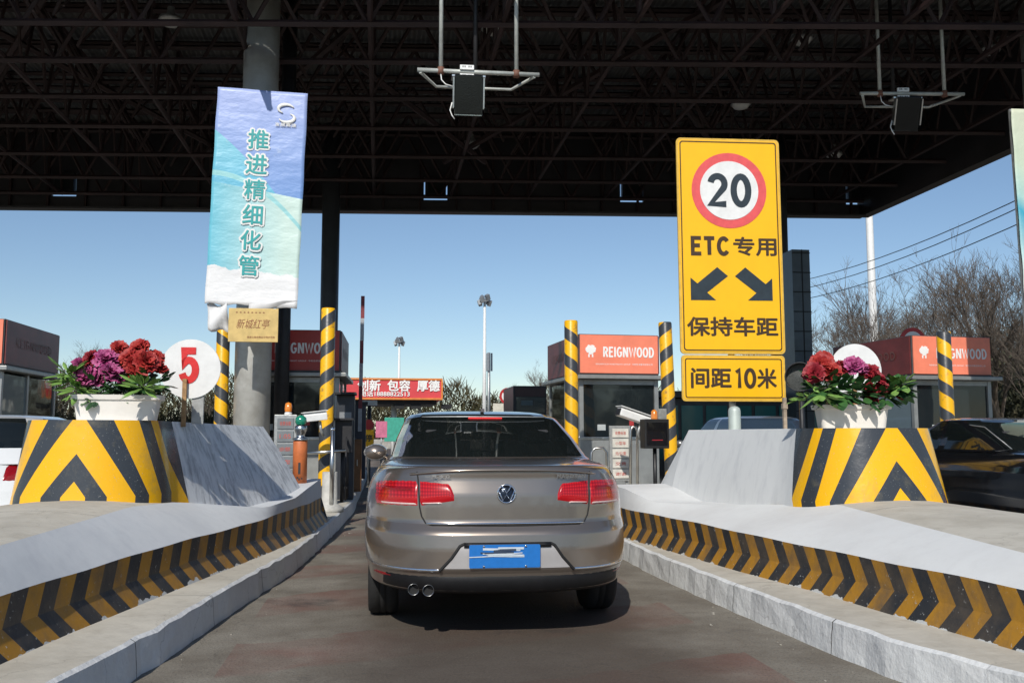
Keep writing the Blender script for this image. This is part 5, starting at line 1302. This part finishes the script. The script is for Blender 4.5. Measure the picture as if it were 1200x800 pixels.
# ------------------------------------------------------------------ things beyond the right signs
# tall dark clad tower and low glazed office
t = thing('clad_pillar', 'tall pillar clad in dark grey panels right of the yellow signs', 'pillar', (P(931, 300, 22).x, 22, 0))
zt_ = P(931, 296, 22).z
b = MB(); b.box((-.02, 0, zt_/2), (.46, .8, zt_)); b.build('core', mat('grey_cladding', (.07, .085, .095), .35, .2, .3, 2, .05), t, bevel=.01)
b = MB()
for k in range(12): b.box((-.02, -.405, .4+k*zt_/12), (.47, .012, .025))
b.box((.0, -.407, zt_/2), (.02, .012, zt_)); b.build('panel_joints', gapm, t)
t = thing('glazed_office', 'low office with teal glazing behind the yellow signs', 'building', (P(868, 480, 23).x, 23, 0))
b = MB(); b.box((0, 1.5, 1.1), (4.6, 3, 2.2)); b.box((0, 1.4, 2.3), (4.8, 3.3, .16)); b.build('wall', mat('dark_office_wall', (.05, .055, .06), .6), t, bevel=.01)
for k in range(7):
    b = MB(); b.box((-1.95+.65*k, -.02, 1.35), (.56, .02, 1.35)); b.build('window', glass('teal_glass', (.04, .16, .16), 1, .08), t)
# round dish lamp hood behind right planter
p = P(938, 442, 10.6); t = thing('lane_beacon', 'round black lamp hood beside the right flowers', 'signal lamp', p); t.rotation_euler = (0, 0, -.5)
b = MB(); b.lathe([(.05, -.2), (.14, -.14), (.17, -.02), (.175, .12), (.165, .12), (.16, 0)], 28, M=Euler((pi/2, 0, 0)).to_matrix(), cap=False); b.build('hood', dark, t)
b = MB(); b.lathe([(.001, .02), (.162, .0)], 28, M=Euler((pi/2, 0, 0)).to_matrix(), cap=False); b.build('lens', mat('grey_mesh_lens', (.06, .065, .06), .5, 0, .6, 60, .5, 120), t)
b = MB(); b.tube([(0, .05, -.15), (0, .05, -1.2)], .03, 8); b.build('pole', dark, t)
# no entry sign on the far booth
def round_sign(px, py, Y, r, label, kind):
    p = P(px, py, Y); t = thing('round_sign', label, 'traffic sign', p); circ = lambda q: [(q*cos(2*pi*k/36), q*sin(2*pi*k/36)) for k in range(36)]
    b = MB(); b.prism(circ(r), 0, .02); b.build('disc', mat('sign_red', (.50, .03, .03), .4), t)
    b = MB(); b.prism(circ(r*.72), -.005, -.001); b.build('inner_disc', whitepaint, t)
    if kind == 'bar': b = MB(); b.box((0, -.008, 0), (r*1.5, .004, r*.22), (0, radians(45), 0)); b.build('slash', MC['sign_red'], t)
    if kind == 'bar': text('P', r*.9, textblack, t, (0, -.0065, 0), off=.03)
    if kind == 'height': text('4.5m', r*.5, textblack, t, (0, -.0065, 0), off=.03)
    b = MB(); b.tube([(0, .04, r*.6), (0, .04, -p.z+.1)], .035, 8); b.build('pole', galv, t)
    return t
round_sign(1070, 400, 18.6, .30, 'red-rimmed round sign rising above the far right booth', '')
round_sign(595, 464, 40, .36, 'small red no-parking disc left of the dark distant booth', 'bar')
# white lighting column right
p = P(1025, 420, 45); t = thing('lamp_column', 'tall pale lighting column right of the canopy corner', 'column', (p.x, 45, 0))
b = MB(); b.tube([(0, 0, 0), (0, 0, 15)], [.24, .17], 16); b.build('shaft', whitepaint, t, bevel=.02); b = MB(); b.box((0, 0, .15), (.8, .8, .3)); b.build('base', concrete, t)
# overhead wires
for i, (y0_, y1_, lab) in enumerate(((330, 229, 'highest overhead wire right of the canopy'), (340, 239, 'middle overhead wire right of the canopy'), (352, 258, 'lowest overhead wire right of the canopy'))):
    a_ = P(930, y0_, 46); b_ = P(1200, y1_, 26); d_ = b_-a_
    pts = [a_+d_*(k/14*1.6-.3)+Vector((0, 0, -.8*(1-(2*k/14-1)**2)+.45)) for k in range(15)]
    b = MB(); b.tube(pts, .018, 5); tag(b.build('overhead_wire', black, None), lab, 'wire', 'overhead wires')

# ------------------------------------------------------------------ far plaza things
BO = mat('banner_orange_edge', (.75, .25, .05), .5); BR = mat('banner_red', (.66, .06, .07), .5, 0, .1, 2, .02)
a_, b_ = P(404, 443, 46), P(518, 443, 46); zb_ = P(460, 468, 46).z; zt_ = P(460, 443, 46).z
t = thing('service_canopy', 'red roadside canopy with white Chinese slogan beyond the lane', 'canopy', ((a_.x+b_.x)/2, 46, 0)); w_ = b_.x-a_.x
b = MB(); b.box((0, 2.5, (zb_+zt_)/2), (w_, 5, zt_-zb_)); b.build('roof_box', BR, t)
b = MB()
for z in (zb_+.04, zt_-.04): b.box((0, -.03, z), (w_+.06, .05, .09))
for x in (-w_/2, w_/2): b.box((x, -.032, (zb_+zt_)/2), (.08, .05, zt_-zb_-.18))
b.build('edge_trim', BO, t)
b = MB(); b.box((0, 2.5, zb_-.12), (w_*.9, 4.4, .18)); b.build('underside', dark, t)
text('创新  包容  厚德', .52, textwhite, t, (.25, -.05, (zb_+zt_)/2+.16), width=w_*.84, off=.03)
text('电话18888822513', .27, textwhite, t, (-.4, -.05, zb_+.28), width=w_*.5, off=.02)
for x, r_ in ((.05, .14), (w_*.28, .08), (-w_*.3, .1)):
    b = MB(); b.tube([(x, 1.2, 0), (x, 1.2, zb_-.2)], r_, 10); b.build('column', whitepaint, t)
for x in (.3, 1.1, 2.6):
    b = MB(); b.box((x, .5, zb_-.32), (.5, .4, .22)); b.build('floodlight', black, t)
def mast(px, py, Y, label):
    p = P(px, py, Y); t = thing('mast_light', label, 'light mast', (p.x, Y, 0), 0, 'high floodlight masts on the horizon')
    b = MB(); b.tube([(0, 0, 0), (0, 0, p.z)], [.22, .11], 10); b.build('pole', whitepaint, t)
    for k in range(6):
        an = 2*pi*k/6; b = MB(); b.box((.45*cos(an), .45*sin(an), p.z+.25*(k % 3-1)), (.34, .34, .5), (.5, .3, an)); b.build('floodlight', mat('lamp_grey', (.28, .30, .32), .4, .3), t)
    b = MB(); b.tube([(.5*cos(2*pi*k/12), .5*sin(2*pi*k/12), p.z-.1) for k in range(13)], .04, 5); b.build('head_ring', galv, t)
mast(568, 352, 85, 'tallest floodlight mast in the centre of the sky'); mast(468, 400, 110, 'short far floodlight mast behind the red slogan canopy')
p = P(573, 413, 88); t = thing('telecom_pole', 'thin grey telecom pole just right of the tallest mast', 'pole', (p.x, 88, 0))
b = MB(); b.tube([(0, 0, 0), (0, 0, p.z)], [.18, .12], 8); b.build('pole', galv, t)
for k in range(3): b = MB(); b.box((.25*cos(k*2.1), .25*sin(k*2.1), p.z-.9), (.18, .12, 1.7)); b.build('antenna_panel', mat('lamp_grey', (.28, .30, .32)), t)
# dark distant booth
p = P(621, 480, 30); t = thing('distant_booth', 'dark distant booth between the gold sedan and the middle booth', 'toll booth', (p.x, 30, 0)); w_ = P(641, 480, 30).x-P(602, 480, 30).x; zz = P(621, 452, 30).z
b = MB(); b.box((0, 1.2, zz/2), (w_, 2.4, zz)); b.build('wall', mat('near_black_panel', (.012, .014, .02), .4), t, bevel=.01)
b = MB(); b.box((.02, -.01, zz-.62), (w_*.86, .02, .5)); b.build('window', glass('dim_glass', (.04, .06, .07), 1), t)
b = MB(); b.box((-.1, -.024, zz-.55), (w_*.35, .008, .16)); b.build('notice', mat('dim_notice', (.12, .16, .17), .6), t)
b = MB(); b.box((0, -.012, zz-.2), (w_*.9, .02, .28)); b.build('sign_board', mat('dark_sign', (.06, .02, .02), .4), t)
p = P(482, 492, 60)
# small signs and boards seen through the lane
def plate(px, py, Y, w_, h, m_, label, nm='small_sign', cat='sign', round_top=None, ztxt=None):
    p = P(px, py, Y); t = thing(nm, label, cat, (p.x, Y, 0))
    b = MB(); b.box((0, 0, p.z), (w_, .04, h)); b.build('board', m_, t, bevel=.01)
    b = MB(); b.tube([(0, .05, 0), (0, .05, p.z+h*.3)], .03, 8); b.build('pole', galv, t)
    if round_top: b = MB(); b.prism([(w_*.5*cos(2*pi*k/20), p.z+h*.8+w_*.5*sin(2*pi*k/20)) for k in range(20)], -.05, -.02); b.build('stop_disc', round_top, t)
    if ztxt: text(ztxt, h*.4, textblack, t, (0, -.024, p.z), width=w_*.7, off=.02)
    return t
plate(432, 513, 24, .26, .42, M_yel, 'small yellow lane sign with red disc beyond the sedan mirror', round_top=mat('sign_red', (.50, .03, .03)), ztxt='停')
plate(447, 503, 38, .45, .65, mat('pink_board', (.65, .18, .30), .6), 'small pink board beyond the sedan mirror')
plate(462, 503, 44, .9, 1.1, mat('green_board', (.05, .38, .28), .6), 'green road sign half hidden by the sedan roof')
plate(594, 512, 55, 2.2, 0.8, mat('cream_board', (.62, .60, .5), .6), 'low cream board right of the tallest mast') if False else None
plate(588, 478, 50, .95, .5, mat('cream_board', (.62, .60, .5), .6), 'cream board showing just above the sedan roof')
p = P(433, 472, 26); t = thing('hanging_board', 'grey lane board on a dark pole beyond the left booth', 'sign', (p.x, 26, 0))
b = MB(); b.box((0, 0, p.z), (.42, .12, .14)); b.build('board', galv, t); b = MB(); b.tube([(0, .02, 0), (0, .02, p.z)], .05, 8); b.build('pole', dark, t)
# black safety fence along the left island beyond the booth
t = thing('steel_fence', 'dark upright-bar fence along the left kerb beyond the mirror', 'fence', (-.52, 15.2, .2))
b = MB()
for z in (.25, 1.0): b.tube([(0, 0, z), (.08, 7.5, z)], .025, 6)
for k in range(38): b.tube([(.0107*k*.2, k*.2, .05), (.0107*k*.2, k*.2, 1.05)], .014, 5)
b.build('bars', dark, t)
# long low wall, road edge and hedge beyond the plaza
p = P(430, 520, 90)
b = MB(); b.box((0, 92, .45), (120, .3, .9)); tag(b.build('boundary_wall', concrete), 'low pale concrete wall across the far end of the plaza', 'wall')

# ------------------------------------------------------------------ bare trees
M_bark = mat('bare_bark', (.17, .135, .10), .9, 0, .4, 6, .2); M_barkd = mat('dark_bark', (.075, .06, .045), .9, 0, .4, 6, .2)
M_twig = mat('winter_twigs', (.125, .10, .08), .9, 0, .4, 4, 0)
def tree_mesh(seed, h, spread=.55, depth=5, twigs=3):
    R0 = random.Random(seed); tr = MB(); cr = MB()
    def grow(p, d, L, r, lev):
        pts = [p]; rs = [r]; dd = d.copy(); seg = 3
        for i in range(seg):
            dd = (dd+Vector((R0.gauss(0, .13), R0.gauss(0, .13), R0.gauss(.05, .08)))).normalized(); p = p+dd*L/seg; pts.append(p); rs.append(r*(1-.5*(i+1)/seg))
        (tr if lev < 2 else cr).tube(pts, rs, 6 if lev < 2 else 3, cap=False, smooth=lev < 2)
        if lev >= depth: return
        k = R0.choice((3, 4)) if lev else 6
        for i in range(k):
            f = R0.uniform(.35, 1.0) if i else 1.0; q = pts[min(seg, max(1, int(round(f*seg))))]
            az = R0.uniform(0, 2*pi); sp = R0.uniform(.35, 1.0)*spread*(1.2 if lev else 1)
            o = dd.orthogonal().normalized(); o = Matrix.Rotation(az, 3, dd)@o
            nd = (dd*cos(sp)+o*sin(sp)); nd.z = nd.z*.9+.10; nd.normalize()
            grow(q, nd, L*R0.uniform(.55, .82), max(.0055, r*R0.uniform(.38, .58)), lev+1)
    grow(Vector((0, 0, 0)), Vector((R0.gauss(0, .04), R0.gauss(0, .04), 1)).normalized(), h*.30, h*.017, 0)
    return tr, cr
protos = []
for i, (sd_, h, sp_, dp) in enumerate(((3, 9, .55, 6), (8, 9, .7, 6), (15, 9, .5, 6))):
    tr, cr = tree_mesh(sd_, h, sp_, dp)
    r_ = thing('bare_tree', 'x', 'tree', (0, 0, 0), 0, 'bare winter trees behind the toll plaza'); tr.build('trunk', M_bark, r_, recalc=False); cr.build('crown', M_twig, r_, recalc=False); protos.append(r_)
R0 = random.Random(21); used = set()
def ptree(px, pytop, Y, k, label, dark_=False):
    p = P(px, pytop, Y); s_ = p.z/9*(1.14 if px > 900 else 1.08); src = protos[k]
    if k in used: o = dup(src, (p.x, Y, 0), R0.uniform(0, 6), label)
    else: o = src; used.add(k); o.location = (p.x, Y, 0); o.rotation_euler = (0, 0, R0.uniform(0, 6)); o['label'] = label
    o.scale = (s_*1.05, s_*1.05, s_); return o
for (px, py, Y, k, lab) in ((955, 345, 44, 0, 'bare tree whose top shows between the clad pillar and the white column'), (990, 372, 38, 1, 'low bare tree behind the blank white disc'), (1045, 350, 40, 2, 'bare tree just right of the white column'),
                            (1080, 335, 46, 0, 'bare tree behind the red-rimmed round sign'), (1120, 342, 36, 1, 'bare tree behind the REIGNWOOD board of the far right booth'), (1160, 295, 28, 2, 'tall bare tree right of the far right booth'),
                            (1205, 262, 24, 0, 'tallest bare tree at the right edge beside the torn banner'), (1185, 330, 34, 1, 'bare tree low between the tall ones at the right edge'), (1015, 385, 50, 2, 'far small bare tree left of the white column'),
                            (935, 372, 48, 1, 'bare tree directly behind the tall clad pillar'), (1062, 322, 52, 1, 'wide bare tree high above the red-rimmed round sign'), (1140, 318, 44, 0, 'wide bare tree above the right end of the far right booth'), (1100, 372, 33, 2, 'near bare tree just behind the last striped post'), (975, 330, 56, 2, 'far bare tree touching the overhead wires left of the white column'),
                            (85, 400, 42, 0, 'bare tree behind the left magenta flowers'), (70, 425, 36, 1, 'low bare tree right of the far left booth'), (215, 455, 48, 2, 'low bare tree under the white number disc'), (245, 462, 44, 1, 'low bare tree left of the striped post under the banner'),
                            (635, 428, 62, 2, 'bare tree above the dark distant booth'), (655, 442, 70, 0, 'far bare tree touching the left side of the middle booth'), (600, 448, 80, 1, 'far low bare tree behind the no-parking disc')):
    ptree(px, py, Y, k, lab)
# far wood: one mass of twiggy brush
M_brush = mat('far_brush', (.085, .07, .042), .95, 0, .5, .2, 0, col2=(.05, .052, .025), spec=.05); M_ever = mat('evergreen_leaf', (.045, .055, .025), .8, 0, .6, .8, 0, col2=(.09, .075, .04))
def brush(name, spots, m_, seed, n, kind='stuff', L=.55, th=.02):
    R1_ = random.Random(seed); b = MB()
    for (x, y, w_, d_, h) in spots:
        for _ in range(n):
            px, py = x+R1_.gauss(0, w_/2.4), y+R1_.uniform(-d_/2, d_/2); hh = h*(1-min(.9, ((px-x)/w_)**2*1.6)); z = hh*R1_.random()**.7
            dd = Vector((R1_.gauss(0, .5), R1_.gauss(0, .5), R1_.uniform(.3, 1))).normalized()*L*R1_.uniform(.5, 1.4); s_ = Vector((R1_.gauss(0, 1), R1_.gauss(0, 1), 0)).normalized()*th*R1_.uniform(.6, 1.6)
            o = Vector((px, py, z)); b.add([o-s_, o+s_, o+dd+s_*.3, o+dd-s_*.3], [(0, 1, 2, 3)])
    return b.build(name, m_, recalc=False)
sp = []
for k in range(34):
    x = -75+k*4.6+R0.uniform(-1, 1); sp.append((x, 112+R0.uniform(-8, 8), 7, 8, R0.uniform(5.0, 8.5)))
o = brush('far_wood', sp, M_brush, 5, 1500, L=1.1, th=.07); o['kind'] = 'stuff'
sp = [(-90+k*7.6, -85+R0.uniform(-5, 5), 8, 6, R0.uniform(7, 11)) for k in range(24)]
o = brush('roadside_wood', sp, M_brush, 15, 1500, L=1.2, th=.09); o['kind'] = 'stuff'
sp = [(P(px, 500, Y).x, Y, w_, 5, h) for px, Y, w_, h in ((960, 52, 5, 4.2), (1010, 54, 5, 4.6), (1060, 52, 5, 5), (1110, 50, 5, 5.2), (1160, 44, 5, 5.4), (1210, 40, 6, 6.5), (1260, 40, 6, 6.5))]
o = brush('undergrowth', sp, M_brush, 6, 2600, L=.8, th=.025); o['kind'] = 'stuff'
sp = [(P(px, 500, 30).x, 30, 2.6, 3, h) for px, h in ((1172, 3.4), (1200, 4.2), (1225, 4.2), (1245, 4.0))]
o = brush('evergreen_hedge', sp, M_ever, 9, 3600, L=.16, th=.05); o['kind'] = 'stuff'
sp = [(P(px, 500, 34).x, 34, 3, 3, 1.8) for px in (60, 110, 160, 215, 250)]
o = brush('roadside_brush', sp, M_brush, 10, 1800, L=.5, th=.02); o['kind'] = 'stuff'
